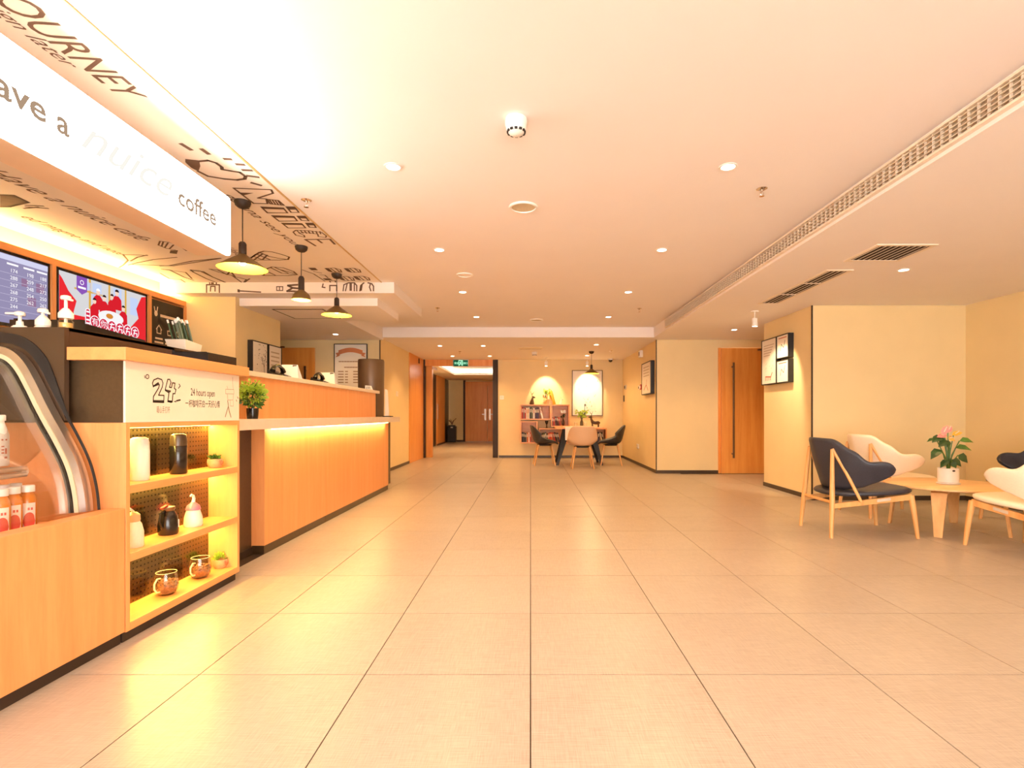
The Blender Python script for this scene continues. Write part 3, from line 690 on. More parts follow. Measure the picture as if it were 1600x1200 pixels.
# exit sign
t = thing('exit_sign', 'green lit emergency exit sign on the lobby lintel', 'exit sign', (-1.62, 12.47, 2.12))
M_egreen = glow('exit_green', (0.004, 0.045, 0.018), 1.0); M_ewhite = glow('exit_white', (0.45, 1.0, 0.62), 0.9)
box('housing', M_steel, -1.80, -1.44, 12.455, 12.495, 2.115, 2.275, t)
box('face', M_egreen, -1.79, -1.45, 12.45, 12.455, 2.125, 2.265, t)
PF = Plane((-1.62, 12.449, 2.195), (1, 0, 0), (0, 0, 1))
for k, (ch, dx) in enumerate(zip('安全出口', (-0.15, -0.10, 0.055, 0.105))): text(ch, 0.058, PF, dx, -0.022, 'character', M_ewhite, t).__setitem__('kind', 'stuff')
mb = MB()
for l in ([(-0.04, -0.055), (-0.04, 0.06), (0.045, 0.06), (0.045, -0.055)], [(0.01, 0.02), (-0.005, -0.01), (-0.025, -0.045)], [(-0.005, -0.01), (0.02, -0.02), (0.025, -0.05)], [(-0.02, 0.015), (0.01, 0.02), (0.028, 0.0)]): stroke(mb, l, 0.011, PF)
mb.poly([PF(*p) for p in arc(0.015, 0.04, 0.010, 0.010, 0, 330, 9)]); mb.build('running_figure', M_ewhite, t)

# wall devices
def plate(name, label, cat, o, r, u, w, h, m=M_white, d=0.012, extra=None):
    p = Plane(o, r, u, 0.0); t = thing(name, label, cat, tuple(o))
    q = [(-w / 2, -h / 2), (w / 2, -h / 2), (w / 2, h / 2), (-w / 2, h / 2)]
    MB().prism(q, lambda a, b: p(a, b, 0.0005), lambda a, b: p(a, b, d)).build('plate', m, t, bevel=0.002)
    for nm, x, y, ww, hh, mm in (extra or []):
        MB().prism([(x - ww / 2, y - hh / 2), (x + ww / 2, y - hh / 2), (x + ww / 2, y + hh / 2), (x - ww / 2, y + hh / 2)], lambda a, b: p(a, b, d), lambda a, b: p(a, b, d + 0.004)).build(nm, mm, t)
LFT = ((0, -1, 0), (0, 0, 1))          # on a wall that faces -X, read from the hall
plate('light_switch', 'white light switch on the wall before the wood panel', 'switch', (-2.50, 10.05, 1.39), (0, 1, 0), (0, 0, 1), 0.13, 0.09, extra=[('rocker', -0.03, 0, 0.05, 0.06, M_cream), ('rocker', 0.03, 0, 0.05, 0.06, M_cream)])
plate('light_switch', 'white light switch on the far wall beside the lobby post', 'switch', (-0.67, Y_FAR, 1.40), (1, 0, 0), (0, 0, 1), 0.09, 0.09, extra=[('rocker', 0, 0, 0.05, 0.06, M_cream)])
plate('fire_call_point', 'red fire call point beside the narrow picture', 'fire alarm', (XR_F, 10.30, 1.53), *LFT, 0.10, 0.10, mat('alarm_red', (196, 44, 30), 0.4), 0.05, [('press_plate', 0, 0, 0.06, 0.05, M_white)])
plate('alarm_button', 'white call button box beside the red fire call point', 'switch', (XR_F, 10.55, 1.53), *LFT, 0.09, 0.09, M_cream, 0.03, [('button', 0, 0, 0.04, 0.04, M_blackm)])
plate('wall_sounder', 'small white alarm sounder high on the wall near the ceiling', 'alarm', (XR_F, 10.35, 2.17), *LFT, 0.13, 0.13, M_white, 0.06, [('grille', 0, 0, 0.05, 0.07, M_trimdark)])
plate('power_socket', 'white double socket low on the wall beside the dining chairs', 'socket', (XR_F, 10.75, 0.37), *LFT, 0.20, 0.09, M_white, 0.012, [('outlet', -0.05, 0, 0.05, 0.05, M_cream), ('outlet', 0.05, 0, 0.05, 0.05, M_cream)])
plate('control_panel', 'dark thermostat panel near the far wall corner, upper one', 'control', (XR_F, 12.15, 1.62), *LFT, 0.20, 0.09, M_steel, 0.02, [('display', 0, 0, 0.12, 0.06, M_blackm)])
plate('control_panel', 'narrow dark control strip near the far wall corner, lower one', 'control', (XR_F, 12.32, 1.37), *LFT, 0.05, 0.14, M_blackm, 0.02)

# ------------------------------------------------------------------ pictures
def picture(name, label, o, r, u, w, h, d=0.05, fw=0.014, frame=M_blackm, prints=None, cat='picture', canvas=M_canvas):
    p = Plane(o, r, u, 0.0); t = thing(name, label, cat, tuple(o))
    a = [(-w / 2, -h / 2), (w / 2, -h / 2), (w / 2, h / 2), (-w / 2, h / 2)]
    mb = MB()
    for x0, x1, y0, y1 in ((-w / 2, w / 2, -h / 2, -h / 2 + fw), (-w / 2, w / 2, h / 2 - fw, h / 2), (-w / 2, -w / 2 + fw, -h / 2 + fw, h / 2 - fw), (w / 2 - fw, w / 2, -h / 2 + fw, h / 2 - fw)):
        mb.prism([(x0, y0), (x1, y0), (x1, y1), (x0, y1)], lambda a, b: p(a, b, 0.001), lambda a, b: p(a, b, d))
    mb.build('frame', frame, t)
    MB().prism([(-w / 2 + fw, -h / 2 + fw), (w / 2 - fw, -h / 2 + fw), (w / 2 - fw, h / 2 - fw), (-w / 2 + fw, h / 2 - fw)], lambda a, b: p(a, b, 0.001), lambda a, b: p(a, b, d - 0.006)).build('canvas', canvas, t)
    pp = Plane(o, r, u, d - 0.005)
    if prints: prints(pp, t, w, h)
    return t
def bars(pp, t, rows, w, m=M_inkd, th=0.008, name='print_lines'):
    mb = MB()
    for x0, x1, y in rows: stroke(mb, [(x0, y), (x1, y)], th, pp)
    mb.build(name, m, t)
def pr_big(pp, t, w, h):
    rnd = random.Random(3); mb = MB()
    for k in range(46):
        x = rnd.uniform(-0.28, 0.28) if k < 20 else rnd.gauss(0.03, 0.09); y = rnd.uniform(-0.45, 0.40) if k < 20 else rnd.uniform(-0.46, -0.1)
        s = rnd.uniform(0.004, 0.012); mb.poly([pp(x + s, y), pp(x, y + s * 1.6), pp(x - s, y), pp(x, y - s * 1.6)])
    for k in range(9):
        x = -0.02 + k * 0.025; stroke(mb, [(x, -0.44), (x + 0.01, -0.2 - 0.03 * (k % 3))], 0.004, pp)
    mb.build('print_marks', mat('print_grey', (176, 166, 138), 0.7), t)
    mb = MB(); stroke(mb, [(-0.06, -0.42), (-0.06, -0.30)], 0.012, pp); mb.poly([pp(*q) for q in arc(-0.05, -0.28, 0.022, 0.03, 0, 330, 10)]); mb.build('print_bird', M_inkd, t)
picture('framed_picture', 'large framed print on the far wall beside the bookcase', (1.32, Y_FAR, 1.505), (1, 0, 0), (0, 0, 1), 0.71, 1.06, 0.04, 0.014, mat('thin_frame', (96, 70, 44), 0.4), pr_big)
def pr_narrow(pp, t, w, h):
    bars(pp, t, [(-w * 0.3, w * 0.3, h * (0.35 - 0.09 * k)) for k in range(4)], w, mat('print_pale', (196, 176, 150), 0.7), 0.018)
    mb = MB(); stroke(mb, [(-w * 0.25, -h * 0.35), (0, -h * 0.2), (w * 0.2, -h * 0.38)], 0.02, pp); stroke(mb, [(0, -h * 0.2), (0.05, -h * 0.05)], 0.02, pp); mb.build('print_drawing', M_inkr, t)
picture('framed_picture', 'narrow black-framed print on the side wall of the dining corner', (XR_F, 9.70, 1.655), *LFT, 0.76, 0.58, 0.07, 0.016, M_blackm, pr_narrow)
def pr_dog(pp, t, w, h):
    bars(pp, t, [(-w * 0.34, w * 0.34 - 0.03 * k, h * (0.36 - 0.055 * k)) for k in range(5)], w, mat('print_pale', (196, 176, 150), 0.7), 0.010)
    mb = MB()
    for l in ([(-0.1, -0.20), (-0.1, -0.25)], [(-0.1, -0.20), (0.06, -0.21), (0.10, -0.155)], [(0.05, -0.21), (0.05, -0.25)], [(-0.05, -0.20), (-0.05, -0.25)], [(0.0, -0.21), (0.0, -0.25)]): stroke(mb, l, 0.016, pp)
    mb.build('print_bench', M_inkr, t)
    mb = MB()
    for k in range(14):
        a = random.uniform(-0.12, 0.12); b = random.uniform(-0.14, 0.02); stroke(mb, [(a, b), (a + 0.02, b + 0.015)], 0.004, pp)
    mb.build('print_marks', mat('print_grey', (176, 166, 138), 0.7), t)
picture('framed_picture', 'tall black-framed print with red bench drawing on the pillar', (3.30, 7.30, 1.72), *LFT, 0.45, 0.62, 0.07, 0.012, M_blackm, pr_dog)
def pr_small(pp, t, w, h):
    mb = MB(); stroke(mb, [(-0.06, -0.05), (-0.03, 0.03), (0.03, -0.02), (0.07, 0.07)], 0.010, pp); mb.build('print_drawing', M_inkd, t)
    bars(pp, t, [(-w * 0.32, w * 0.32, h * 0.36)], w, M_inkr, 0.012)
picture('framed_picture', 'small black-framed print on the pillar, upper of the pair', (3.30, 6.905, 1.878), *LFT, 0.33, 0.305, 0.07, 0.012, M_blackm, pr_small)
picture('framed_picture', 'small black-framed print on the pillar, lower of the pair', (3.30, 6.905, 1.558), *LFT, 0.33, 0.295, 0.07, 0.012, M_blackm, pr_small)
def pr_tree(pp, t, w, h):
    rnd = random.Random(5); mb = MB()
    stroke(mb, [(0.12, -h * 0.45), (0.10, 0.0), (0.04, h * 0.2)], 0.010, pp); stroke(mb, [(0.10, 0.0), (0.14, h * 0.3)], 0.008, pp)
    for k in range(40):
        x = rnd.gauss(0.03, 0.08); y = rnd.gauss(h * 0.2, h * 0.14); x = max(-w * 0.42, min(w * 0.42, x)); y = max(-h * 0.4, min(h * 0.44, y)); s = rnd.uniform(0.004, 0.011)
        mb.poly([pp(x + s, y), pp(x, y + s), pp(x - s, y), pp(x, y - s)])
    mb.build('print_tree', M_inkd, t, kind='stuff')
picture('framed_picture', 'black-framed tree print behind the bar end, nearer of two', (-3.32, 6.49, 1.58), (0, 1, 0), (0, 0, 1), 0.37, 0.60, 0.06, 0.012, M_blackm, pr_tree)
picture('framed_picture', 'black-framed pale print behind the bar end, farther of two', (-3.32, 6.875, 1.58), (0, 1, 0), (0, 0, 1), 0.35, 0.60, 0.06, 0.012, M_blackm, pr_narrow)
def pr_poster(pp, t, w, h):
    mb = MB()
    up = [(-0.20 + 0.4 * k / 10, 0.44 + 0.045 * math.sin(PI * k / 10)) for k in range(11)]
    lo = [(x, y + 0.075) for x, y in up]
    mb.poly([pp(*q) for q in up + lo[::-1]])
    mb.poly([pp(*q) for q in [(-0.25, 0.40), (-0.18, 0.425), (-0.18, 0.485), (-0.25, 0.47), (-0.225, 0.435)]]); mb.poly([pp(*q) for q in [(0.25, 0.40), (0.225, 0.435), (0.25, 0.47), (0.18, 0.485), (0.18, 0.425)]])
    mb.build('print_ribbon', mat('ribbon_print', (214, 132, 88), 0.7), t)
    rows = []
    for k in range(9): rows.append((-0.19 + k * 0.045, -0.16 + k * 0.045, 0.33))
    for k in range(5): rows.append((-0.10 + k * 0.045, -0.07 + k * 0.045, 0.235))
    for j in range(5):
        for k in range(4): rows.append((-0.20 + k * 0.022, -0.187 + k * 0.022, 0.165 - 0.045 * j))
        rows.append((-0.085, -0.05, 0.165 - 0.045 * j))
        for k in range(5): rows.append((0.05 + k * 0.022, 0.063 + k * 0.022, 0.165 - 0.045 * j))
    rows += [(-0.05 + k * 0.03, -0.037 + k * 0.03, -0.10) for k in range(4)]
    bars(pp, t, rows, w, mat('poster_ink', (170, 140, 112), 0.7), 0.018)
    mb = MB(); stroke(mb, [(-0.09, -0.25), (-0.09, -0.19), (0.0, -0.19), (0.0, -0.17), (0.0, -0.19), (0.09, -0.19), (0.09, -0.25), (-0.09, -0.25)], 0.006, pp); mb.build('print_emblem', mat('poster_ink', (170, 140, 112), 0.7), t)
picture('wall_poster', 'tall black-framed notice with orange ribbon heading behind the reception', (-2.98, 8.93, 1.55), (1, 0, 0), (0, 0, 1), 0.55, 1.25, 0.035, 0.012, M_blackm, pr_poster, 'poster')
# ================================================================== COFFEE BAR
# lit sign box
XS = -1.77
t = thing('lightbox_sign', 'long lit white sign box reading Have a nuice coffee above the bar', 'sign', (XS, 3.17, 1.93))
M_case = mat('sign_case', (240, 208, 172), 0.5, var=0.03)
MB().prism([(-1.965, 1.936), (XS - 0.012, 1.936), (XS - 0.012, 2.27), (-1.965, 2.27)], lambda a, b: (a, 0.55, b), lambda a, b: (a, 3.165, b)).build('case', M_case, t, bevel=0.006)
def rrect(x0, x1, y0, y1, r, n=5):
    return arc(x1 - r, y0 + r, r, r, -90, 0, n) + arc(x1 - r, y1 - r, r, r, 0, 90, n) + arc(x0 + r, y1 - r, r, r, 90, 180, n) + arc(x0 + r, y0 + r, r, r, 180, 270, n)
M_face = glow('sign_face', (1.0, 0.95, 0.88), E_SIGN)
MB().prism(rrect(0.55, 3.17, 1.932, 2.274, 0.022), lambda a, b: (XS - 0.012, a, b), lambda a, b: (XS, a, b)).build('lit_face', M_face, t)
PS = Plane((XS, 0, 0), (0, 1, 0), (0, 0, 1), 0.002)
M_let = glow('sign_lettering', (0.24, 0.165, 0.11), 1.0)
M_let2 = glow('sign_script', (1.0, 0.97, 0.88), 0.51)
text('Have', 0.125, PS, 1.665, 2.062, 'lettering', M_let, t, width=0.29, fat=0.0026)
text('a', 0.125, PS, 2.005, 2.062, 'lettering', M_let, t, width=0.056, fat=0.0026)
text('nuice', 0.20, PS, 2.10, 2.058, 'script_lettering', M_let2, t, shear=0.5, width=0.54)
text('coffee', 0.125, PS, 2.695, 2.06, 'lettering', M_let, t, width=0.325, fat=0.0026)
for y in (0.7, 1.15):
    MB().tube([(-1.87, y, 2.27), (-1.87, y, ZM)], 0.008, 8).build('hanger', M_steel, t)

# menu wall: wood frame, light ledge, two screens, black board
XM = -3.90
fr = thing('menu_panelling', 'maple wall panelling with a light ledge around the menu screens', 'wall panelling', (XM, 3.0, 1.4))
MB().box(XM - 0.10, XM + 0.03, 1.0, 6.04, 2.215, 2.27).build('top_rail', M_woodh, fr)
box('back_board', M_woodh, XM - 0.14, XM - 0.03, 1.0, 6.04, 0.9, 2.215, fr)
for y in (4.37, 5.475, 6.03): box('upright', M_wood, XM - 0.03, XM + 0.03, y - 0.018, y + 0.018, 0.9, 2.215, fr)
box('led_strip', M_led, XM - 0.11, XM - 0.08, 1.0, 6.0, 2.272, 2.280, fr)
lamp('led_light', 'AREA', (XM - 0.06, 3.6, 2.285), 11, (1.0, 0.80, 0.42), fr, aim=(XM - 0.06, 3.6, 3.0), shape='RECTANGLE', size=0.05, size_y=4.8)
def tv(y0, y1, z0, z1, label, draw):
    t = thing('menu_screen', label, 'screen', (XM, (y0 + y1) / 2, z0))
    MB().box(XM - 0.02, XM + 0.015, y0, y1, z0, z1).build('bezel', M_black, t)
    p = Plane((XM + 0.0155, y0 + 0.022, z0 + 0.022), (0, 1, 0), (0, 0, 1), 0.001)
    draw(p, t, y1 - y0 - 0.044, z1 - z0 - 0.044)
def q4(p, x0, x1, y0, y1): return [p(x0, y0), p(x1, y0), p(x1, y1), p(x0, y1)]
def E(n, c, s=1.0): return glow('screen_' + n, lin(c), s * 0.58)
def menu(p, t, w, h):
    MB().poly(q4(p, 0, w, 0, h)).build('display', E('violet', (150, 142, 176), 0.95), t)
    p = Plane(p.o, p.r, p.u, 0.002)
    MB().poly(q4(p, 0, w, h - 0.045, h - 0.004)).build('display_band', E('pale', (206, 206, 232)), t)
    cols = ((0.72, ('174', '288', '267', '268', '275', '244')), (0.85, ('198', '259', '248', '254', '262')), (0.96, ('188', '217', '272', '250', '262')))
    for cx, vals in cols:
        mb = MB(); stroke(mb, [(w * cx - 0.05, h - 0.068), (w * cx + 0.03, h - 0.068)], 0.014, p); mb.build('column_heading', E('white', (250, 246, 250)), t)
        for k, s in enumerate(vals): text(s, 0.040, p, w * cx, h - 0.128 - 0.053 * k, 'price', E('white', (250, 246, 250)), t, align='CENTER')
    mb = MB()
    for k in range(7):
        stroke(mb, [(w * 0.10, h - 0.113 - 0.053 * k), (w * 0.42, h - 0.113 - 0.053 * k)], 0.018, p)
    mb.build('item_lines', E('white', (250, 246, 250)), t)
    mb = MB()
    for k in range(7): stroke(mb, [(0.03, h - 0.140 - 0.053 * k), (w - 0.03, h - 0.140 - 0.053 * k)], 0.003, p)
    mb.build('row_rules', E('rule', (190, 182, 208)), t)
    p = Plane(p.o, p.r, p.u, 0.0015)
    for a, b, c, d in ((0.83, 0.90, 0.16, 0.23), (0.78, 0.83, 0.30, 0.36), (0.9, 0.97, 0.28, 0.35)): MB().poly(q4(p, w * a, w * b, c, d)).build('display_tint', E('plum', (146, 112, 144)), t)
tv(3.29, 4.345, 1.66, 2.215, 'menu screen with white prices on violet above the bar', menu)
def photo(p, t, w, h):
    MB().poly(q4(p, 0, w, 0, h)).build('display', E('room', (214, 212, 214), 0.95), t)
    def lay(n): return Plane(p.o, p.r, p.u, 0.001 + 0.0006 * n)
    a = lay(1); mb = MB()
    for x in (0.30, 0.52, 0.72): mb.poly(q4(a, w * x, w * x + 0.022, 0.22, h))
    mb.poly(q4(a, w * 0.15, w * 0.45, 0.36, 0.375)); mb.build('display_shelving', E('ochre', (214, 168, 74)), t)
    for x, y0, y1 in ((0.22, 0.38, 0.45), (0.34, 0.30, 0.46), (0.58, 0.33, 0.47), (0.79, 0.26, 0.43)): MB().poly(q4(a, w * x, w * (x + 0.1), y0, y1)).build('display_window', E('sky', (190, 204, 236)), t)
    a = lay(2); red = E('red', (226, 44, 50))
    mb = MB(); mb.poly([a(*q) for q in [(0, 0), (0.17, 0), (0.14, 0.16), (0.17, 0.26), (0.09, 0.33), (0.03, 0.42), (0, 0.45)]])
    mb.poly([a(*q) for q in [(w, 0), (w, 0.475), (w - 0.06, 0.46), (w - 0.13, 0.33), (w - 0.10, 0.24), (w - 0.22, 0.12), (w - 0.3, 0)]])
    mb.poly(q4(a, 0.1, w - 0.2, 0, 0.14)); mb.build('display_curtain', red, t)
    mb = MB(); mb.poly([a(*q) for q in [(0.17, h), (0.17, h - 0.12), (0.225, h - 0.155), (0.28, h - 0.12), (0.28, h)]]); mb.build('display_badge', E('purple', (136, 84, 176)), t)
    a2 = lay(3); mb = MB(); stroke(mb, arc(0.225, h - 0.05, 0.018, 0.018, 0, 360, 10), 0.006, a2); stroke(mb, [(0.19, h - 0.095), (0.26, h - 0.095)], 0.018, a2); mb.build('display_badge_mark', E('white', (250, 246, 250)), t)
    for x, y, s in ((0.40, 0.36, 1.0), (0.36, 0.27, 0.9), (0.47, 0.32, 0.95), (0.56, 0.35, 0.9), (0.62, 0.40, 1.1), (0.70, 0.27, 0.95)):
        a = lay(3); cx, cy = w * x, y
        MB().poly([a(*q) for q in [(cx - 0.055 * s, cy - 0.13), (cx + 0.055 * s, cy - 0.13), (cx + 0.05 * s, cy - 0.03), (cx + 0.02 * s, cy), (cx - 0.02 * s, cy), (cx - 0.05 * s, cy - 0.03)]]).build('display_figure', E('red2', (210, 32, 44)), t)
        a = lay(4); MB().poly([a(*q) for q in arc(cx, cy + 0.028, 0.021 * s, 0.026 * s, 0, 330, 11)]).build('display_head', E('skin', (244, 206, 184)), t)
        a = lay(5); MB().poly([a(*q) for q in arc(cx, cy + 0.038, 0.023 * s, 0.022 * s, 0, 180, 8)]).build('display_hair', E('hair', (52, 34, 30)) if x != 0.40 else E('white', (250, 246, 250)), t)
    a = lay(6); MB().poly([a(*q) for q in arc(w * 0.55, 0.185, 0.15, 0.06, 0, 345, 18)]).build('display_table', E('cloth', (238, 236, 236)), t)
    a = lay(7); MB().poly([a(*q) for q in arc(w * 0.53, 0.195, 0.042, 0.024, 0, 330, 12)]).build('display_dish', E('dish', (206, 130, 50)), t)
    for k in range(6):
        cx, cy = 0.36 + k * 0.097, 0.115 - 0.004 * k
        a = lay(8); MB().poly([a(*q) for q in arc(cx, cy, 0.054, 0.056, 0, 340, 16)]).build('display_disc_rim', E('white', (250, 246, 250)), t)
        a = lay(9); MB().poly([a(*q) for q in arc(cx, cy, 0.046, 0.048, 0, 340, 16)]).build('display_disc', E('crimson', (204, 44, 72)), t)
        a = lay(10)
        if k < 2: text('有你'[k], 0.075, a, cx, cy - 0.028, 'display_character', E('white', (250, 246, 250)), t, align='CENTER')
        else:
            mb = MB(); stroke(mb, [(cx - 0.025, cy + 0.015), (cx + 0.025, cy + 0.02)], 0.01, a); stroke(mb, [(cx, cy + 0.03), (cx - 0.02, cy - 0.03)], 0.01, a); stroke(mb, [(cx - 0.02, cy - 0.01), (cx + 0.026, cy - 0.01), (cx + 0.02, cy - 0.034)], 0.009, a); mb.build('display_character', E('white', (250, 246, 250)), t)
    a = lay(8); mb = MB(); mb.poly([a(*q) for q in rrect(0.255, 0.31, 0.06, 0.22, 0.025, 4)]); mb.build('display_tag_rim', E('white', (250, 246, 250)), t)
    a = lay(9); mb = MB(); mb.poly([a(*q) for q in rrect(0.262, 0.303, 0.067, 0.213, 0.02, 4)]); mb.build('display_tag', E('crimson', (204, 44, 72)), t)
    a = lay(10); mb = MB()
    for y in (0.19, 0.155, 0.12, 0.09): stroke(mb, [(0.27, y), (0.296, y)], 0.014, a)
    mb.build('display_tag_mark', E('white', (250, 246, 250)), t, kind='stuff')
tv(4.405, 5.445, 1.69, 2.215, 'screen showing people in red around a table', photo)
t = thing('menu_board', 'black notice board with white icons beside the screens', 'board', (XM, 5.75, 1.55))
box('panel', M_blackm, XM - 0.02, XM + 0.018, 5.495, 6.01, 1.45, 2.19, t)
PB = Plane((XM + 0.018, 5.495, 1.45), (0, 1, 0), (0, 0, 1), 0.0012)
M_chalk = mat('chalk_white', (232, 214, 190), 0.8)
mb = MB()
for k in range(8): stroke(mb, [(0.15 + k * 0.042, 0.59), (0.175 + k * 0.042, 0.59)], 0.028, PB)
mb.build('heading', M_chalk, t)
mb = MB(); mb.poly([PB(*q) for q in arc(0.075, 0.60, 0.025, 0.03, 0, 340, 10)]); stroke(mb, [(0.06, 0.62), (0.05, 0.665)], 0.012, PB); stroke(mb, [(0.09, 0.62), (0.10, 0.67)], 0.012, PB); mb.build('rabbit_mark', M_chalk, t)
for cx in (0.12, 0.28, 0.43):
    mb = MB()
    if cx < 0.2: stroke(mb, [(cx - 0.04, 0.44), (cx, 0.485), (cx + 0.04, 0.44)], 0.010, PB); stroke(mb, [(cx - 0.03, 0.445), (cx - 0.03, 0.40), (cx + 0.03, 0.40), (cx + 0.03, 0.445)], 0.010, PB)
    elif cx < 0.4: stroke(mb, [(cx - 0.03, 0.445), (cx - 0.025, 0.40), (cx + 0.025, 0.40), (cx + 0.03, 0.445), (cx - 0.03, 0.445)], 0.010, PB); stroke(mb, [(cx, 0.455), (cx, 0.48)], 0.009, PB)
    else: stroke(mb, arc(cx, 0.44, 0.032, 0.036, 0, 360, 12), 0.010, PB); stroke(mb, [(cx, 0.40), (cx, 0.48)], 0.008, PB)
    stroke(mb, [(cx - 0.05, 0.345), (cx + 0.05, 0.345)], 0.018, PB); stroke(mb, [(cx - 0.06, 0.305), (cx + 0.06, 0.305)], 0.018, PB)
    mb.build('icon_block', M_chalk, t)

# shelf counter
XF = -1.77
sc = thing('shelf_counter', 'maple bar counter with three lit open shelves and white 24-hour panel', 'counter', (-2.2, 2.8, 0))
Y0, Y1 = 2.352, 3.27
box('plinth', M_trimdark, -2.55, XF - 0.02, Y0 + 0.005, Y1 - 0.01, 0, 0.047, sc)
box('side_panel', M_wood, -2.56, XF, Y0, Y0 + 0.024, 0.047, 0.965, sc, 0.001)
box('side_panel', M_wood, -2.56, XF, Y1 - 0.024, Y1, 0.047, 0.965, sc, 0.001)
for z0, z1, nm in ((0.047, 0.082, 'bottom_shelf'), (0.350, 0.385, 'shelf'), (0.652, 0.687, 'shelf'), (0.942, 0.965, 'top_board')):
    box(nm, M_woodh, -1.97, XF, Y0 + 0.024, Y1 - 0.024, z0, z1, sc, 0.001)
M_perf = perforated('perforated_bronze')
for z0, z1 in ((0.082, 0.350), (0.385, 0.652), (0.687, 0.942)):
    box('perforated_back', M_perf, -1.955, -1.945, Y0 + 0.024, Y1 - 0.024, z0, z1, sc)
    box('led_strip', M_led, -1.935, -1.925, Y0 + 0.04, Y1 - 0.04, z1 - 0.006, z1 - 0.001, sc)
    lamp('led_light', 'AREA', (-1.93, (Y0 + Y1) / 2, z1 - 0.008), 2.8, AMBER, sc, aim=(-1.88, (Y0 + Y1) / 2, z1 - 0.3), shape='RECTANGLE', size=0.86, size_y=0.012)
box('core', M_wood, -2.56, -1.97, Y0 + 0.024, Y1 - 0.024, 0.05, 0.95, sc)
box('end_cladding', M_bronze, -2.56, XF - 0.012, Y0 - 0.001, Y0 + 0.03, 0.966, 1.236, sc)
box('inner_body', M_blackm, -2.56, XF - 0.014, Y0 + 0.03, Y1 - 0.02, 0.966, 1.236, sc)
M_panel = mat('panel_white', (240, 226, 206), 0.4, var=0.015)
pn = box('sign_panel', M_panel, XF - 0.012, XF - 0.002, Y0, Y1 - 0.002, 0.966, 1.236, sc)
box('counter_rim', M_woodh, -1.996, XF + 0.028, Y0 - 0.04, Y1 + 0.06, 1.236, 1.292, sc, 0.002)
PP = Plane((XF - 0.002, 0, 0), (0, 1, 0), (0, 0, 1), 0.001)
# outlined 24 with thick shadow faces
def pxp(x, y):                 # crop measure of the panel -> (Y, Z)
    px, py = 200 + x / 8, 560 + y / 8; Y = -XF * F / (VX - px); return (Y, 1 + (VY - py) * Y / F)
mb = MB()
two = [(320, 355), (308, 310), (325, 270), (375, 248), (425, 265), (440, 310), (430, 360), (385, 460), (452, 462), (450, 550), (318, 545), (322, 475), (385, 370), (395, 330), (380, 305), (350, 325), (320, 355)]
four = [(500, 262), (525, 262), (540, 300), (520, 360), (545, 365), (560, 305), (590, 310), (582, 375), (602, 390), (590, 440), (565, 440), (555, 545), (500, 540), (515, 430), (468, 400), (470, 380), (500, 262)]
stroke(mb, [pxp(*q) for q in two], 0.006, PP); stroke(mb, [pxp(*q) for q in four], 0.006, PP)
for pl in ([(318, 520), (450, 522), (452, 552), (316, 548)], [(320, 335), (375, 310), (395, 330), (345, 350), (322, 357)], [(468, 385), (540, 402), (532, 428), (470, 405)], [(500, 522), (556, 528), (545, 558), (498, 545)]): mb.poly([PP(*pxp(*q)) for q in pl])
mb.build('numeral_print', M_inkd, pn)
mb = MB(); stroke(mb, [pxp(*q) for q in arc(245, 228, 20, 26, 0, 360, 14)], 0.004, PP); stroke(mb, [pxp(*q) for q in [(210, 215), (215, 245)]], 0.004, PP); stroke(mb, [pxp(*q) for q in [(640, 320), (655, 345), (632, 375)]], 0.005, PP)
stroke(mb, [pxp(*q) for q in [(580, 540), (600, 535), (600, 548)]], 0.004, PP); stroke(mb, [pxp(*q) for q in [(610, 530), (655, 520)]], 0.008, PP); mb.build('doodle_print', M_inkd, pn)
a, b = pxp(785, 455), pxp(1085, 470)
text('24 hours open', 0.055, PP, a[0], a[1] - 0.003, 'caption_print', M_inkd, pn, width=b[0] - a[0])
a, b = pxp(718, 600), pxp(1148, 605)
text('一杯咖啡开启一天好心情', 0.044, PP, a[0], a[1], 'caption_print', M_inkd, pn, width=b[0] - a[0])
a, b = pxp(360, 675), pxp(525, 675)
text('暖心手打杯', 0.036, PP, a[0], a[1], 'caption_print', mat('print_soft', (160, 134, 108), 0.7), pn, width=b[0] - a[0])
mb = MB()
for l in ([(1312, 235), (1310, 300), (1318, 390)], [(1222, 385), (1222, 440), (1325, 445), (1325, 390), (1222, 385)], [(1240, 345), (1250, 380)], [(1245, 450), (1250, 520), (1315, 520), (1320, 450)], [(1280, 525), (1280, 595), (1318, 598), (1318, 530)]): stroke(mb, [pxp(*q) for q in l], 0.0025, PP)
for l in ([(1248, 530), (1258, 600)], [(1255, 605), (1240, 650), (1218, 730)], [(1258, 605), (1268, 660), (1290, 735)], [(1370, 480), (1378, 500)], [(1355, 520), (1362, 535)]): stroke(mb, [pxp(*q) for q in l], 0.007, PP)
mb.build('walker_print', mat('print_soft', (160, 134, 108), 0.7), pn)

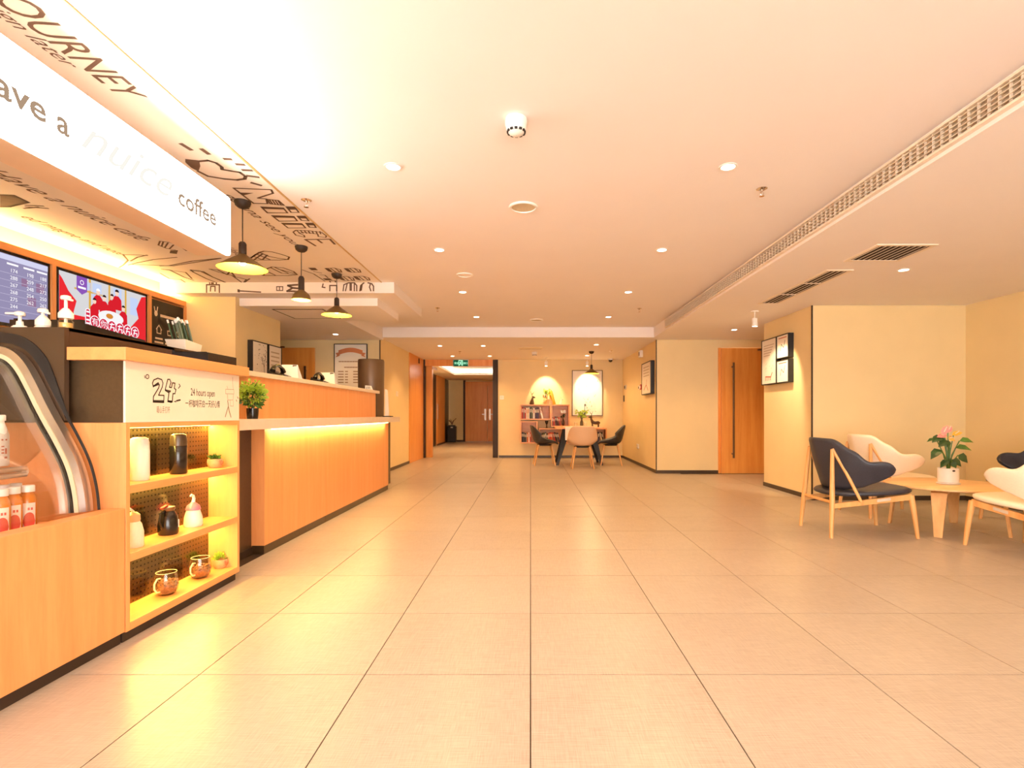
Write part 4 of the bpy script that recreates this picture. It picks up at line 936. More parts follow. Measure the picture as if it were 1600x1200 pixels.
# things on the shelves
XO = -1.865
def at_x(px, x=XO): return -x * F / (VX - px)
def flask(px, z, h, r, body, cap, label):
    y = at_x(px); t = thing('vacuum_flask', label, 'flask', (XO, y, z))
    MB().lathe([(r * 0.9, 0), (r, 0.006), (r, h * 0.70), (r * 0.985, h * 0.705)], (XO, y, z), 24).build('body', body, t, smooth=True)
    MB().lathe([(r * 0.985, h * 0.705), (r * 0.96, h * 0.88), (r * 0.86, h * 0.97), (r * 0.6, h), (0.001, h)], (XO, y, z), 24, True, False).build('cap', cap, t, smooth=True)
flask(218, 0.687, 0.205, 0.041, M_white, M_white, 'white vacuum flask on the top shelf of the counter')
flask(279, 0.687, 0.212, 0.041, M_black, mat('flask_cap', (74, 58, 40), 0.3), 'black vacuum flask on the top shelf of the counter')
def leafball(mb, c, r, n, ll, lw, rnd, up=0.3):
    for k in range(n):
        d = Vector((rnd.gauss(0, 1), rnd.gauss(0, 1), rnd.gauss(up, 0.8)))
        if d.length < 0.01: continue
        d.normalize(); p = Vector(c) + Vector((d.x * r[0], d.y * r[1], d.z * r[2])) * rnd.uniform(0.35, 1.0)
        s = d.cross(Vector((rnd.uniform(-1, 1), rnd.uniform(-1, 1), rnd.uniform(-1, 1)))).normalized()
        e = (d + Vector((0, 0, 0.3))).normalized() * ll * rnd.uniform(0.7, 1.2); n_ = s.cross(e).normalized() * ll * 0.12
        mb.add([p, p + e * 0.45 + s * lw + n_, p + e, p + e * 0.45 - s * lw + n_, p + e * 0.5], [(0, 1, 4), (1, 2, 4), (2, 3, 4), (3, 0, 4)])
def succulent(px, z, label, big, leafm):
    y = at_x(px); t = thing('succulent_pot', label, 'potted plant', (XO, y, z)); r = 0.040
    MB().lathe([(r * 0.72, 0), (r * 1.0, 0.018), (r * 1.06, 0.036), (r * 0.98, 0.052), (r * 0.86, 0.052), (r * 0.8, 0.042)], (XO, y, z), 20).build('pot', mat('craft_pot', (196, 158, 112), 0.6, var=0.12, scale=60), t, smooth=True)
    mb = MB(); pl = lambda a, b: (XO + 0.0415 + 0.0, y + a, z + b)
    for l in (arc(-0.008, 0.028, 0.011, 0.008, 0, 360, 10), [(0.008, 0.02), (0.018, 0.034)], [(-0.026, 0.036), (-0.022, 0.044), (-0.016, 0.038)]): stroke(mb, l, 0.003, pl)
    mb.build('pot_drawing', M_inkr, t)
    rnd = random.Random(px); mb = MB()
    leafball(mb, (XO, y, z + 0.05), (0.030, 0.030, 0.016 if not big else 0.03), 110 if big else 60, 0.024, 0.0075, rnd, 0.9)
    mb.build('rosette_leaves', leafm, t, kind='stuff')
succulent(336, 0.687, 'small succulent in a craft pot on the top shelf', False, M_leaf)
succulent(344, 0.082, 'lime succulent in a craft pot on the bottom shelf', True, M_leafl)
y = at_x(208, -1.85); t = thing('kettle_flask', 'cream handled flask at the near end of the middle shelf', 'kettle', (-1.85, y, 0.385))
MB().lathe([(0.040, 0), (0.043, 0.006), (0.042, 0.07), (0.034, 0.105), (0.026, 0.118)], (-1.85, y, 0.385), 24).build('body', M_creaml, t, smooth=True)
MB().lathe([(0.027, 0.118), (0.029, 0.126), (0.027, 0.150), (0.015, 0.160), (0.001, 0.162)], (-1.85, y, 0.385), 20).build('lid', mat('lid_tan', (206, 172, 124), 0.4), t, smooth=True)
MB().tube([(-1.85, y - 0.03, 0.51), (-1.85, y - 0.045, 0.545), (-1.85, y - 0.02, 0.565), (-1.85, y, 0.55)], 0.006, 8).build('spout', M_white, t, smooth=True)
MB().tube([(-1.85, y - 0.035, 0.50), (-1.85, y - 0.075, 0.49), (-1.85, y - 0.080, 0.44), (-1.85, y - 0.04, 0.42)], 0.006, 8).build('handle', M_creaml, t, smooth=True)
y = at_x(263); t = thing('kettle_flask', 'dark brown handled flask with red lever in the middle shelf', 'kettle', (XO, y, 0.385))
MB().lathe([(0.042, 0), (0.046, 0.008), (0.047, 0.05), (0.040, 0.095), (0.030, 0.118), (0.026, 0.122)], (XO, y, 0.385), 24).build('body', M_black, t, smooth=True)
MB().lathe([(0.027, 0.122), (0.031, 0.130), (0.030, 0.142), (0.001, 0.148)], (XO, y, 0.385), 20).build('lid', mat('lid_dark', (120, 80, 40), 0.3), t, smooth=True)
MB().tube([(XO, y - 0.026, 0.51), (XO, y - 0.058, 0.50), (XO, y - 0.066, 0.46), (XO, y - 0.044, 0.42)], 0.006, 8).build('handle', M_black, t, smooth=True)
MB().bar((XO, y - 0.01, 0.535), (XO, y - 0.055, 0.525), 0.014, 0.008).build('lever', mat('lever_red', (190, 40, 44), 0.3), t, bevel=0.002)
MB().box(XO + 0.045, XO + 0.0475, y + 0.008, y + 0.014, 0.42, 0.46).build('badge', M_white, t)
y = at_x(302); t = thing('gourd_bottle', 'white and pink gourd-shaped bottle with curved stem on the middle shelf', 'bottle', (XO, y, 0.385))
MB().lathe([(0.043, 0), (0.047, 0.008), (0.044, 0.05), (0.034, 0.085), (0.032, 0.092)], (XO, y, 0.385), 24).build('body', mat('blush_white', (246, 226, 214), 0.35), t, smooth=True)
MB().lathe([(0.036, 0.090), (0.037, 0.096), (0.030, 0.115), (0.014, 0.128), (0.010, 0.132)], (XO, y, 0.385), 24).build('lid', mat('lid_pink', (224, 120, 140), 0.35), t, smooth=True)
MB().tube([(XO, y, 0.515), (XO, y + 0.006, 0.535), (XO, y, 0.552), (XO, y - 0.014, 0.558), (XO, y - 0.026, 0.553)], [0.010, 0.008, 0.007, 0.006, 0.004], 10).build('stem', M_white, t, smooth=True)
def glass_mug(px, label):
    y = at_x(px); t = thing('glass_mug', label, 'mug', (XO, y, 0.082))
    MB().lathe([(0.001, 0.004), (0.032, 0.002), (0.048, 0.020), (0.054, 0.050), (0.050, 0.085), (0.045, 0.112), (0.047, 0.114), (0.052, 0.086), (0.056, 0.050), (0.050, 0.018), (0.033, 0.0), (0.001, 0.0)], (XO, y, 0.082), 28, False, False).build('bowl', M_glass, t, smooth=True)
    MB().tube([(XO, y - 0.046, 0.082 + 0.092), (XO, y - 0.068, 0.082 + 0.096), (XO, y - 0.088, 0.082 + 0.076), (XO, y - 0.088, 0.082 + 0.050), (XO, y - 0.072, 0.082 + 0.030), (XO, y - 0.050, 0.082 + 0.026)], 0.0042, 10).build('handle', mat('glass_handle', (250, 226, 180), 0.1), t, smooth=True)
    MB().tube([(XO + 0.046 * math.cos(2 * PI * k / 24), y + 0.046 * math.sin(2 * PI * k / 24), 0.082 + 0.113) for k in range(25)], 0.0014, 6).build('rim', mat('glass_rim', (250, 226, 180), 0.1), t, smooth=True)
    rnd = random.Random(px); mb = MB().lathe([(0.030, 0.006), (0.043, 0.020), (0.048, 0.046), (0.045, 0.058), (0.001, 0.060)], (XO, y, 0.082), 16)
    for k in range(130):
        a = rnd.random() * 6.28; v = rnd.random(); zz = 0.012 + 0.056 * v; rr = (0.036 + 0.013 * min(1, v * 2)) if k < 80 else 0.044 * math.sqrt(rnd.random())
        if k >= 80: zz = 0.062 + rnd.random() * 0.008
        c = Vector((XO + rr * math.cos(a), y + rr * math.sin(a), 0.082 + zz)); mb.ball(c, (rnd.uniform(0.004, 0.006), rnd.uniform(0.004, 0.006), rnd.uniform(0.0035, 0.005)), 6, 4)
    mb.build('coffee_beans', mat('beans', (150, 92, 48), 0.45, var=0.5, scale=70), t, smooth='all', kind='stuff')
glass_mug(260, 'glass mug of coffee beans on the bottom shelf, nearer one')
glass_mug(313, 'glass mug of coffee beans on the bottom shelf, beside the lime succulent')

# black bar-top box
bb = thing('bar_top_box', 'black glossy raised bar top behind the counter rim', 'counter top', (-2.45, 2.8, 0.975))
M_bar = mat('bar_laminate', (74, 54, 38), 0.22, var=0.08, scale=4)
box('front_board', M_bar, -3.2, -2.00, 2.306, 2.330, 0.975, 1.376, bb)
box('side_board', M_bar, -2.03, -2.00, 2.331, 3.02, 1.2925, 1.376, bb)
box('top_board', M_bar, -3.2, -2.00, 2.331, 3.30, 1.362, 1.378, bb)
box('end_board', M_bar, -3.2, -2.04, 3.28, 3.30, 1.2925, 1.362, bb)
t = thing('condiment_tray', 'black open organiser tray standing on the raised bar top', 'tray', (-2.33, 2.8, 1.379))
MB().box(-2.52, -2.15, 2.60, 3.0, 1.379, 1.39).hexa([(-2.17, 2.60, 1.379), (-2.15, 2.60, 1.379), (-2.15, 3.0, 1.379), (-2.17, 3.0, 1.379), (-2.17, 2.60, 1.44), (-2.15, 2.60, 1.44), (-2.15, 3.0, 1.415), (-2.17, 3.0, 1.415)]).box(-2.52, -2.17, 2.60, 2.62, 1.39, 1.46).box(-2.52, -2.50, 2.62, 3.0, 1.39, 1.47).box(-2.50, -2.17, 2.98, 3.0, 1.39, 1.42).build('body', M_black, t)
t = thing('napkin_caddy', 'low black caddy at the end of the counter rim', 'caddy', (-1.9, 3.15, 1.292))
MB().box(-2.0, -1.80, 3.0, 3.29, 1.2925, 1.30).box(-1.812, -1.80, 3.0, 3.29, 1.30, 1.348).box(-2.0, -1.988, 3.0, 3.29, 1.30, 1.365).box(-1.988, -1.812, 3.0, 3.012, 1.30, 1.352).box(-1.988, -1.812, 3.13, 3.14, 1.30, 1.348).box(-1.988, -1.812, 3.278, 3.29, 1.30, 1.348).build('body', M_black, t)
box('napkins', M_white, -1.97, -1.83, 3.15, 3.27, 1.301, 1.344, t)
t = thing('straw_holder', 'white holder packed with paper-wrapped straws on the bar top', 'straw holder', (-2.06, 3.22, 1.379))
MB().hexa([(-2.12, 3.15, 1.379), (-2.02, 3.15, 1.379), (-2.02, 3.29, 1.379), (-2.12, 3.29, 1.379), (-2.13, 3.13, 1.44), (-2.01, 3.13, 1.44), (-2.01, 3.29, 1.425), (-2.13, 3.29, 1.425)]).build('box', M_cream, t)
rnd = random.Random(2)
for k in range(20):
    x = -2.10 + 0.07 * rnd.random(); y = 3.17 + 0.10 * k / 20
    tp = (x - 0.01, y - 0.05, 1.54 + rnd.uniform(-0.008, 0.008))
    o = MB().tube([(x, y, 1.385), tp], 0.0045, 6).build('straw', M_leafd if k % 3 else mat('straw_green', (96, 110, 84), 0.5), t)
    MB().tube([tp, (tp[0] - 0.0015, tp[1] - 0.006, tp[2] + 0.018)], 0.005, 6).build('straw_tip', M_white, o)
def pump(px, y, top, kind, label):
    x = (px - VX) * y / F; t = thing('syrup_pump', label, 'pump bottle', (x, y, 1.379)); z = 1.379
    if kind == 'jar':
        MB().lathe([(0.024, 0), (0.028, 0.006), (0.028, 0.038), (0.022, 0.05)], (x, y, z), 20).build('jar', glass('pump_jar', (1.0, 0.95, 0.85)), t, smooth=True)
        MB().lathe([(0.022, 0), (0.024, 0.004), (0.024, 0.028)], (x, y, z + 0.002), 16).build('syrup', mat('syrup', (226, 190, 120), 0.3), t, smooth=True)
        c0 = 0.050
    else:
        MB().lathe([(0.030, 0), (0.030, 0.010), (0.022, 0.018)], (x, y, z), 20).build('base', M_white, t, smooth=True); c0 = 0.018
    MB().lathe([(0.028, c0), (0.028, c0 + 0.022), (0.018, c0 + 0.036), (0.010, c0 + 0.046)] if kind != 'low' else [(0.014, c0), (0.012, c0 + 0.02)], (x, y, z), 20).build('collar', M_white, t, smooth=True)
    MB().lathe([(0.0065, 0.0), (0.0065, top - 0.012)], (x, y, z), 10).build('stem', M_white, t)
    MB().lathe([(0.018, top - 0.016), (0.020, top - 0.010), (0.018, top), (0.008, top + 0.004)], (x, y, z), 16).build('head', M_white, t, smooth=True)
    dx = -0.055 if kind == 'low' else 0.038
    MB().bar((x, y, z + top - 0.006), (x + dx, y - 0.01, z + top - (0.006 if kind == 'low' else 0.022)), 0.016, 0.012, 0.010, 0.008).build('nozzle', M_white, t, bevel=0.002)
pump(103, 2.40, 0.150, 'jar', 'white pump on a glass syrup jar, tallest of three')
pump(67, 2.40, 0.092, 'mid', 'white syrup pump in the middle of three on the bar top')
pump(31, 2.40, 0.078, 'low', 'low white syrup pump with flat spout in front of the menu screen')

# curved glass display case on a maple base
dc = thing('cake_display_case', 'curved glass display case on a maple base at the bar front', 'display case', (-2.3, 1.7, 0))
YE = 2.345
box('plinth', M_trimdark, -2.9, XF - 0.02, 0.62, YE, 0, 0.052, dc)
box('front_panel', M_wood, XF - 0.085, XF, 0.62, YE, 0.052, 0.590, dc, 0.002)
box('deck', M_woodh, -2.9, XF - 0.085, 0.62, YE, 0.48, 0.535, dc)
box('carcass', M_wood, -2.9, XF - 0.085, 0.62, YE, 0.052, 0.48, dc)
box('near_side', M_wood, -2.9, XF, 0.60, 0.62, 0.0, 0.59, dc)
crv = [(-2.95, 1.300), (-2.60, 1.302), (-2.38, 1.302), (-2.25, 1.293), (-2.182, 1.274), (-2.128, 1.220), (-2.080, 1.130), (-2.028, 1.022), (-1.965, 0.913), (-1.911, 0.805), (-1.886, 0.718), (-1.874, 0.645), (-1.870, 0.591)]
def smoothc(c, it=2):
    for _ in range(it):
        n = [c[0]]
        for a, b in zip(c, c[1:]): n += [(a[0] * .75 + b[0] * .25, a[1] * .75 + b[1] * .25), (a[0] * .25 + b[0] * .75, a[1] * .25 + b[1] * .75)]
        c = n + [c[-1]]
    return c
cs = smoothc(crv)
def offs(c, d):
    out = []
    for i, p in enumerate(c):
        a, b = c[max(i - 1, 0)], c[min(i + 1, len(c) - 1)]; tx, tz = b[0] - a[0], b[1] - a[1]; l = math.hypot(tx, tz)
        out.append((p[0] - tz / l * d, p[1] + tx / l * d))
    return out
def band(name, d0, d1, y0, y1, m, c=cs):
    n = len(c); A = offs(c, d0) if not callable(d0) else [offs(c, d0(p[1]))[i] for i, p in enumerate(c)]; B = offs(c, d1); mb = MB()
    vs = [(a[0], y0, a[1]) for a in A] + [(b[0], y0, b[1]) for b in B] + [(a[0], y1, a[1]) for a in A] + [(b[0], y1, b[1]) for b in B]
    fs = []
    for i in range(n - 1):
        fs += [(i, i + 1, n + i + 1, n + i), (2 * n + i, 3 * n + i, 3 * n + i + 1, 2 * n + i + 1), (i, 2 * n + i, 2 * n + i + 1, i + 1), (n + i, n + i + 1, 3 * n + i + 1, 3 * n + i)]
    fs += [(0, n, 3 * n, 2 * n), (n - 1, 3 * n - 1, 4 * n - 1, 2 * n - 1)]
    mb.add(vs, fs)
    return mb.build(name, m, dc, smooth=True)
band('gasket_and_shadow', lambda z: 0.026 + 0.035 * max(0.0, min(1.0, (z - 0.95) / 0.25)), 0.017, 2.3005, 2.3055, M_blackm)  # gasket line, widened above into a black band drawn as the case's shadow
band('curved_frame', 0.0, -0.030, 2.262, 2.300, M_steel)
band('frame_seal', -0.030, -0.048, 2.258, 2.300, mat('seal_cream', (222, 206, 170), 0.4))
band('frame_liner', -0.048, -0.074, 2.262, 2.300, M_blackm)
band('glass_front', -0.050, -0.056, 0.64, 2.262, M_glass)
box('inner_shelf', M_glass, -2.7, -2.02, 0.7, 2.16, 0.792, 0.800, dc)
for z in (0.786, 0.762): MB().tube([(-2.02, 0.7, z), (-2.02, 2.15, z)], 0.010, 10).build('shelf_rail', M_steel, dc, smooth=True)
MB().tube([(-2.5, 2.15, 0.774), (-2.02, 2.15, 0.774)], 0.016, 10).build('shelf_bracket', M_steel, dc, smooth=True)
box('floor_slot', M_blackm, -2.5, -1.95, 2.24, 2.27, 0.5355, 0.537, dc)
M_juice = mat('juice', (214, 128, 44), 0.12, var=0.1); M_lab = mat('label_white', (246, 232, 216), 0.5, var=0.02); M_peach = mat('peach_print', (216, 84, 66), 0.5, var=0.1)
def juice(px, y, label):
    x = (px - VX) * y / F; t = thing('juice_bottle', label, 'bottle', (x, y, 0.535), group='juice bottles in the display case'); z = 0.535
    b = MB().lathe([(0.024, 0), (0.027, 0.005), (0.027, 0.125), (0.024, 0.142), (0.017, 0.155), (0.017, 0.162)], (x, y, z), 20).build('bottle_body', M_juice, t, smooth=True)
    MB().lathe([(0.021, 0.160), (0.021, 0.183), (0.019, 0.186)], (x, y, z), 20).build('cap', M_white, t, smooth=True)
    a0 = math.atan2(-y, -x)
    def cyl(u, v, r=0.0276): return (x + r * math.cos(a0 + u), y + r * math.sin(a0 + u), z + v)
    mb = MB(); n = 10
    for i in range(n):
        u0, u1 = -0.65 + 1.5 * i / n, -0.65 + 1.5 * (i + 1) / n
        mb.poly([cyl(u0, 0.02), cyl(u1, 0.02), cyl(u1, 0.118), cyl(u0, 0.118)])
    mb.build('paper_label', M_lab, b)
    mb = MB()
    for i in range(n):
        u0, u1 = -0.55 + 1.35 * i / n, -0.55 + 1.35 * (i + 1) / n
        f = lambda u: 0.046 * math.sqrt(max(0.0, 1 - ((u - 0.12) / 0.68) ** 2))
        mb.poly([cyl(u0, 0.045 - f(u0) * 0.6, 0.0282), cyl(u1, 0.045 - f(u1) * 0.6, 0.0282), cyl(u1, 0.045 + f(u1) * 0.8, 0.0282), cyl(u0, 0.045 + f(u0) * 0.8, 0.0282)])
    mb.build('peach_picture', M_peach, b)
    mb = MB()
    for u in (-0.05, 0.28): mb.poly([cyl(u, 0.090, 0.0282), cyl(u + 0.22, 0.090, 0.0282), cyl(u + 0.22, 0.100, 0.0282), cyl(u, 0.100, 0.0282)])
    mb.build('label_lettering', M_peach, b)
juice(44, 2.130, 'orange juice bottle with peach label, front one nearest the curved frame')
juice(21, 2.075, 'orange juice bottle with peach label, second of the front row')
juice(2, 2.015, 'orange juice bottle with peach label, cut by the picture edge in front')
juice(24, 2.185, 'orange juice bottle in the back row, cap just showing beside the frame')
juice(5, 2.135, 'orange juice bottle in the back row, cap showing at the picture edge')
x, y = -2.085, 2.08; t = thing('milk_jug', 'white plastic jug with label on the display case shelf', 'jug', (x, y, 0.8))
MB().lathe([(0.046, 0), (0.050, 0.006), (0.050, 0.120), (0.042, 0.150), (0.036, 0.170), (0.036, 0.178)], (x, y, 0.8005), 24).build('body', M_white, t, smooth=True)
MB().lathe([(0.040, 0.176), (0.040, 0.196), (0.037, 0.199)], (x, y, 0.8005), 24).build('cap', M_white, t, smooth=True)
a0 = math.atan2(-y, -x) + 0.55
mb = MB()
for u0, u1, v0, v1 in ((0, 0.45, 0.100, 0.106), (0.25, 0.42, 0.048, 0.070), (0, 0.2, 0.05, 0.055), (0, 0.2, 0.062, 0.067), (0, 0.2, 0.075, 0.08), (0.2, 0.45, 0.03, 0.038)):
    mb.poly([(x + 0.0508 * math.cos(a0 + u), y + 0.0508 * math.sin(a0 + u), 0.8 + v) for u, v in ((u0, v0), (u1, v0), (u1, v1), (u0, v1))])
mb.build('label_print', M_inkr, t)
# ================================================================== RECEPTION DESK
rd = thing('reception_desk', 'long maple reception desk with lit pale ledge and raised back tier', 'desk', (-2.2, 5.4, 0))
XD = -1.905
D0, D1 = 3.85, 7.20
for a, b in ((D0, 5.02), (5.023, D1)):
    box('front_panel', M_wood, XD - 0.02, XD, a, b, 0.062, 0.90, rd)
box('end_panel', M_wood, -2.0, XD - 0.02, D0 + 0.0, D0 + 0.02, 0.062, 0.90, rd)
for a, b in ((D0 + 0.005, 5.0), (5.006, 6.2), (6.206, D1)):
    box('plinth', M_bronze, -2.0, XD - 0.006, a, b, 0, 0.062, rd)
box('metal_return', M_bronze, -2.02, -2.0, 3.335, D0, 0.05, 0.90, rd)
box('metal_plinth', M_trimdark, -2.02, -1.992, 3.335, D0, 0.0, 0.05, rd)
box('carcass', M_wood, -2.5, XD - 0.02, D0 + 0.02, D1, 0.0, 0.90, rd)
box('far_pier', M_bronze, -2.45, -1.97, D1 + 0.002, 7.55, 0.04, 0.90, rd)
box('far_pier_plinth', M_trimdark, -2.45, -1.99, D1 + 0.002, 7.50, 0.0, 0.04, rd)
box('ledge', M_stone, -2.30, -1.835, 3.335, 7.10, 0.900, 0.970, rd, 0.003)
box('ledge_end', M_stone, -2.45, -1.835, 7.10, 7.56, 0.902, 0.970, rd)
box('led_strip', glow('led_desk', (1.0, 0.78, 0.32), 10.0), -1.88, -1.868, 3.9, 7.05, 0.893, 0.899, rd)
lamp('led_light', 'AREA', (-1.868, 5.45, 0.892), 6.5, (1.0, 0.76, 0.30), rd, aim=(-1.93, 5.45, 0.5), shape='RECTANGLE', size=3.1, size_y=0.015)
XT = -2.08
for a, b in ((3.93, 5.15), (5.153, 6.22), (6.223, 7.22)):
    box('tier_panel', M_wood, XT - 0.02, XT, a, b, 0.970, 1.285, rd)
box('tier_end', M_wood, -2.5, XT - 0.02, 3.93, 3.95, 0.970, 1.285, rd)
box('tier_far_end', M_trimdark, -2.5, XT, 7.22, 7.27, 0.970, 1.285, rd)
box('tier_top', M_stone, -2.62, XT + 0.035, 3.86, 7.29, 1.285, 1.322, rd, 0.003)
# telephones and tent cards on the tier
def phone(px, zb, label, lab2):
    x = -2.17; y = -x * F / (VX - px); z = 1.3225
    t = thing('desk_telephone', label, 'telephone', (x, y, z))
    MB().hexa([(x - 0.09, y - 0.10, z), (x + 0.06, y - 0.10, z), (x + 0.06, y + 0.10, z), (x - 0.09, y + 0.10, z), (x - 0.08, y - 0.09, z + 0.065), (x + 0.04, y - 0.09, z + 0.02), (x + 0.04, y + 0.09, z + 0.02), (x - 0.08, y + 0.09, z + 0.065)]).build('base', M_black, t, bevel=0.006)
    MB().tube([(x - 0.03, y - 0.10, z + 0.055)] + [(x - 0.03, y - 0.10 + 0.02 * k, z + 0.07 + 0.035 * math.sin(PI * k / 10)) for k in range(1, 10)] + [(x - 0.03, y + 0.10, z + 0.055)], [0.024, 0.02] + [0.015] * 7 + [0.02, 0.024], 10).build('handset', M_black, t, smooth=True)
    mb = MB(); mb.tube([(x + 0.045, y - 0.05, z + 0.02), (x + 0.065, y - 0.02, z + 0.012), (x + 0.05, y + 0.02, z + 0.012), (x + 0.03, y + 0.05, z + 0.02)], 0.004, 6); mb.build('cord', M_black, t)
    y2 = y + 0.16
    t = thing('tent_card', lab2, 'card', (x, y2, z))
    w = 0.085
    MB().hexa([(x - w, y2 - 0.04, z), (x + w, y2 - 0.02, z), (x + w, y2 - 0.017, z), (x - w, y2 - 0.037, z), (x - w * 0.9, y2 + 0.01, z + 0.13), (x + w * 0.7, y2 + 0.02, z + 0.13), (x + w * 0.7, y2 + 0.023, z + 0.13), (x - w * 0.9, y2 + 0.013, z + 0.13)]).build('front_sheet', M_white, t)
    MB().hexa([(x - w, y2 + 0.06, z), (x + w, y2 + 0.07, z), (x + w, y2 + 0.073, z), (x - w, y2 + 0.063, z), (x - w * 0.9, y2 + 0.013, z + 0.13), (x + w * 0.7, y2 + 0.023, z + 0.13), (x + w * 0.7, y2 + 0.026, z + 0.13), (x - w * 0.9, y2 + 0.016, z + 0.13)]).build('back_sheet', M_white, t)
    MB().hexa([(x + 0.02, y2 + 0.010, z + 0.112), (x + 0.055, y2 + 0.014, z + 0.112), (x + 0.055, y2 + 0.016, z + 0.112), (x + 0.02, y2 + 0.012, z + 0.112), (x + 0.02, y2 + 0.015, z + 0.127), (x + 0.055, y2 + 0.017, z + 0.127), (x + 0.055, y2 + 0.019, z + 0.127), (x + 0.02, y2 + 0.017, z + 0.127)]).build('corner_mark', M_inkd, t)
phone(440, 0, 'black desk telephone on the reception tier, nearer one', 'white tent card on the reception tier beside the nearer telephone')
phone(503, 0, 'black desk telephone on the reception tier, farther one', 'white tent card on the reception tier beside the farther telephone')
x, y = -2.10, 6.95; t = thing('card_stand', 'small white card stand at the far end of the reception tier', 'card', (x, y, 1.3225))
MB().hexa([(x - 0.04, y, 1.3225), (x + 0.05, y + 0.02, 1.3225), (x + 0.05, y + 0.05, 1.3225), (x - 0.04, y + 0.03, 1.3225), (x - 0.045, y + 0.02, 1.38), (x + 0.03, y + 0.035, 1.375), (x + 0.03, y + 0.04, 1.375), (x - 0.045, y + 0.025, 1.38)]).build('card', M_white, t)
mb = MB()
for k in range(3): mb.bar((x - 0.02 + k * 0.02, y + 0.003 + k * 0.004, 1.335), (x - 0.022 + k * 0.018, y + 0.012 + k * 0.004, 1.365), 0.006, 0.002)
mb.build('print', M_inkd, t)
x, y = -2.215, 7.47; t = thing('storage_drum', 'dark brown cylindrical drum standing at the far end of the reception desk', 'cylinder', (x, y, 0.971))
M_drum = mat('drum_brown', (112, 86, 62), 0.4, metal=0.2, var=0.05)
MB().lathe([(0.165, 0), (0.170, 0.01), (0.178, 0.77), (0.174, 0.785)], (x, y, 0.971), 40).build('body', M_drum, t, smooth=True)
MB().lathe([(0.172, 0.785), (0.172, 0.790), (0.001, 0.791)], (x, y, 0.971), 40).build('lid', M_trimdark, t, smooth=True)
x, y = -1.99, 7.46; t = thing('acrylic_stand', 'clear upright card stand on a dark foot beside the brown drum', 'card stand', (x, y, 0.971))
MB().box(x - 0.05, x + 0.07, y - 0.05, y + 0.05, 0.971, 0.983).build('foot', M_blackm, t)
MB().hexa([(x - 0.03, y - 0.01, 0.983), (x + 0.025, y + 0.01, 0.983), (x + 0.024, y + 0.014, 0.983), (x - 0.031, y - 0.006, 0.983), (x - 0.03, y - 0.005, 1.36), (x + 0.005, y + 0.015, 1.34), (x + 0.004, y + 0.019, 1.34), (x - 0.031, y - 0.001, 1.36)]).build('sheet', M_cream, t)
x, y = -1.965, 3.80; t = thing('potted_shrub', 'bushy lime green plant in a black pot on the desk ledge', 'potted plant', (x, y, 0.97))
MB().lathe([(0.036, 0), (0.040, 0.05), (0.040, 0.075), (0.036, 0.075), (0.034, 0.065)], (x, y, 0.9705), 20).build('pot', M_black, t, smooth=True)
mb = MB(); rnd = random.Random(8)
leafball(mb, (x, y, 1.150), (0.090, 0.095, 0.085), 420, 0.026, 0.012, rnd, 0.1); mb.build('leaves', M_leafl, t, kind='stuff')
mb = MB(); leafball(mb, (x, y, 1.12), (0.07, 0.075, 0.08), 200, 0.034, 0.011, rnd, 0.0); mb.build('inner_leaves', M_leaf, t, kind='stuff')
mb = MB()
for k in range(6):
    a = k * 1.05; mb.tube([(x, y, 1.03), (x + 0.02 * math.cos(a), y + 0.02 * math.sin(a), 1.09), (x + 0.05 * math.cos(a), y + 0.05 * math.sin(a), 1.16)], 0.003, 5)
mb.build('stems', M_leafd, t)

# ================================================================== DINING CORNER
def dining_chair(shell_m, pipe_m):
    t = thing('dining_chair', '', 'chair')
    # local: faces +x ; seat z 0.45
    prof = [(0.25, 0.415), (0.235, 0.445), (0.16, 0.448), (0.02, 0.430), (-0.12, 0.425), (-0.185, 0.455), (-0.215, 0.53), (-0.24, 0.63), (-0.265, 0.73), (-0.28, 0.80)]
    half = [0.21, 0.25, 0.275, 0.285, 0.285, 0.28, 0.275, 0.268, 0.25, 0.20]
    lift = [0.0, 0.006, 0.04, 0.09, 0.15, 0.15, 0.09, 0.03, 0.0, -0.012]
    fwd = [0.0, 0.0, 0.0, 0.0, 0.02, 0.09, 0.14, 0.12, 0.07, 0.02]
    n = 12; vs = []; fs = []
    for (px, pz), h, l, f in zip(prof, half, lift, fwd):
        for k in range(n + 1):
            s = -1 + 2 * k / n; e = abs(s) ** 2.6
            vs.append((px + f * e, s * h, pz + l * e))
    for i in range(len(prof) - 1):
        for k in range(n): fs.append((i * (n + 1) + k, i * (n + 1) + k + 1, (i + 1) * (n + 1) + k + 1, (i + 1) * (n + 1) + k))
    MB().add(vs, fs).build('seat_shell', shell_m, t, smooth='all', solid=0.034, subs=1)
    mb = MB().lathe([(0.13, 0.385), (0.15, 0.395), (0.15, 0.41)], (0, 0, 0), 16); mb.build('under_frame', M_blackm, t)
    for sx in (1, -1):
        for sy in (1, -1):
            MB().tube([(sx * 0.13 - 0.0, sy * 0.13, 0.405), (sx * 0.205 - 0.01, sy * 0.20, 0.0)], [0.019, 0.011], 10).build('leg', M_leg, t, smooth=True)
    return t
def place(o, loc, rz, label):
    o.location = loc; o.rotation_euler = (0, 0, rz); o['label'] = label; return o
dk = dining_chair(M_charcoal, M_blackm); dk['group'] = 'dark shell dining chairs'
place(dk, (0.28, 10.72, 0), R(4), 'charcoal shell chair with wood legs on the bookcase side of the dining table')
dup(dk, (1.60, 10.72, 0), R(172), 'charcoal shell chair with wood legs on the side-wall side of the dining table')
ck = dining_chair(M_tan, M_blackm); place(ck, (0.97, 10.12, 0), R(90), 'cream shell chair with its back to the hall at the dining table')
dt = thing('dining_table', 'wooden dining table with splayed black wedge legs', 'table', (0.97, 10.95, 0))
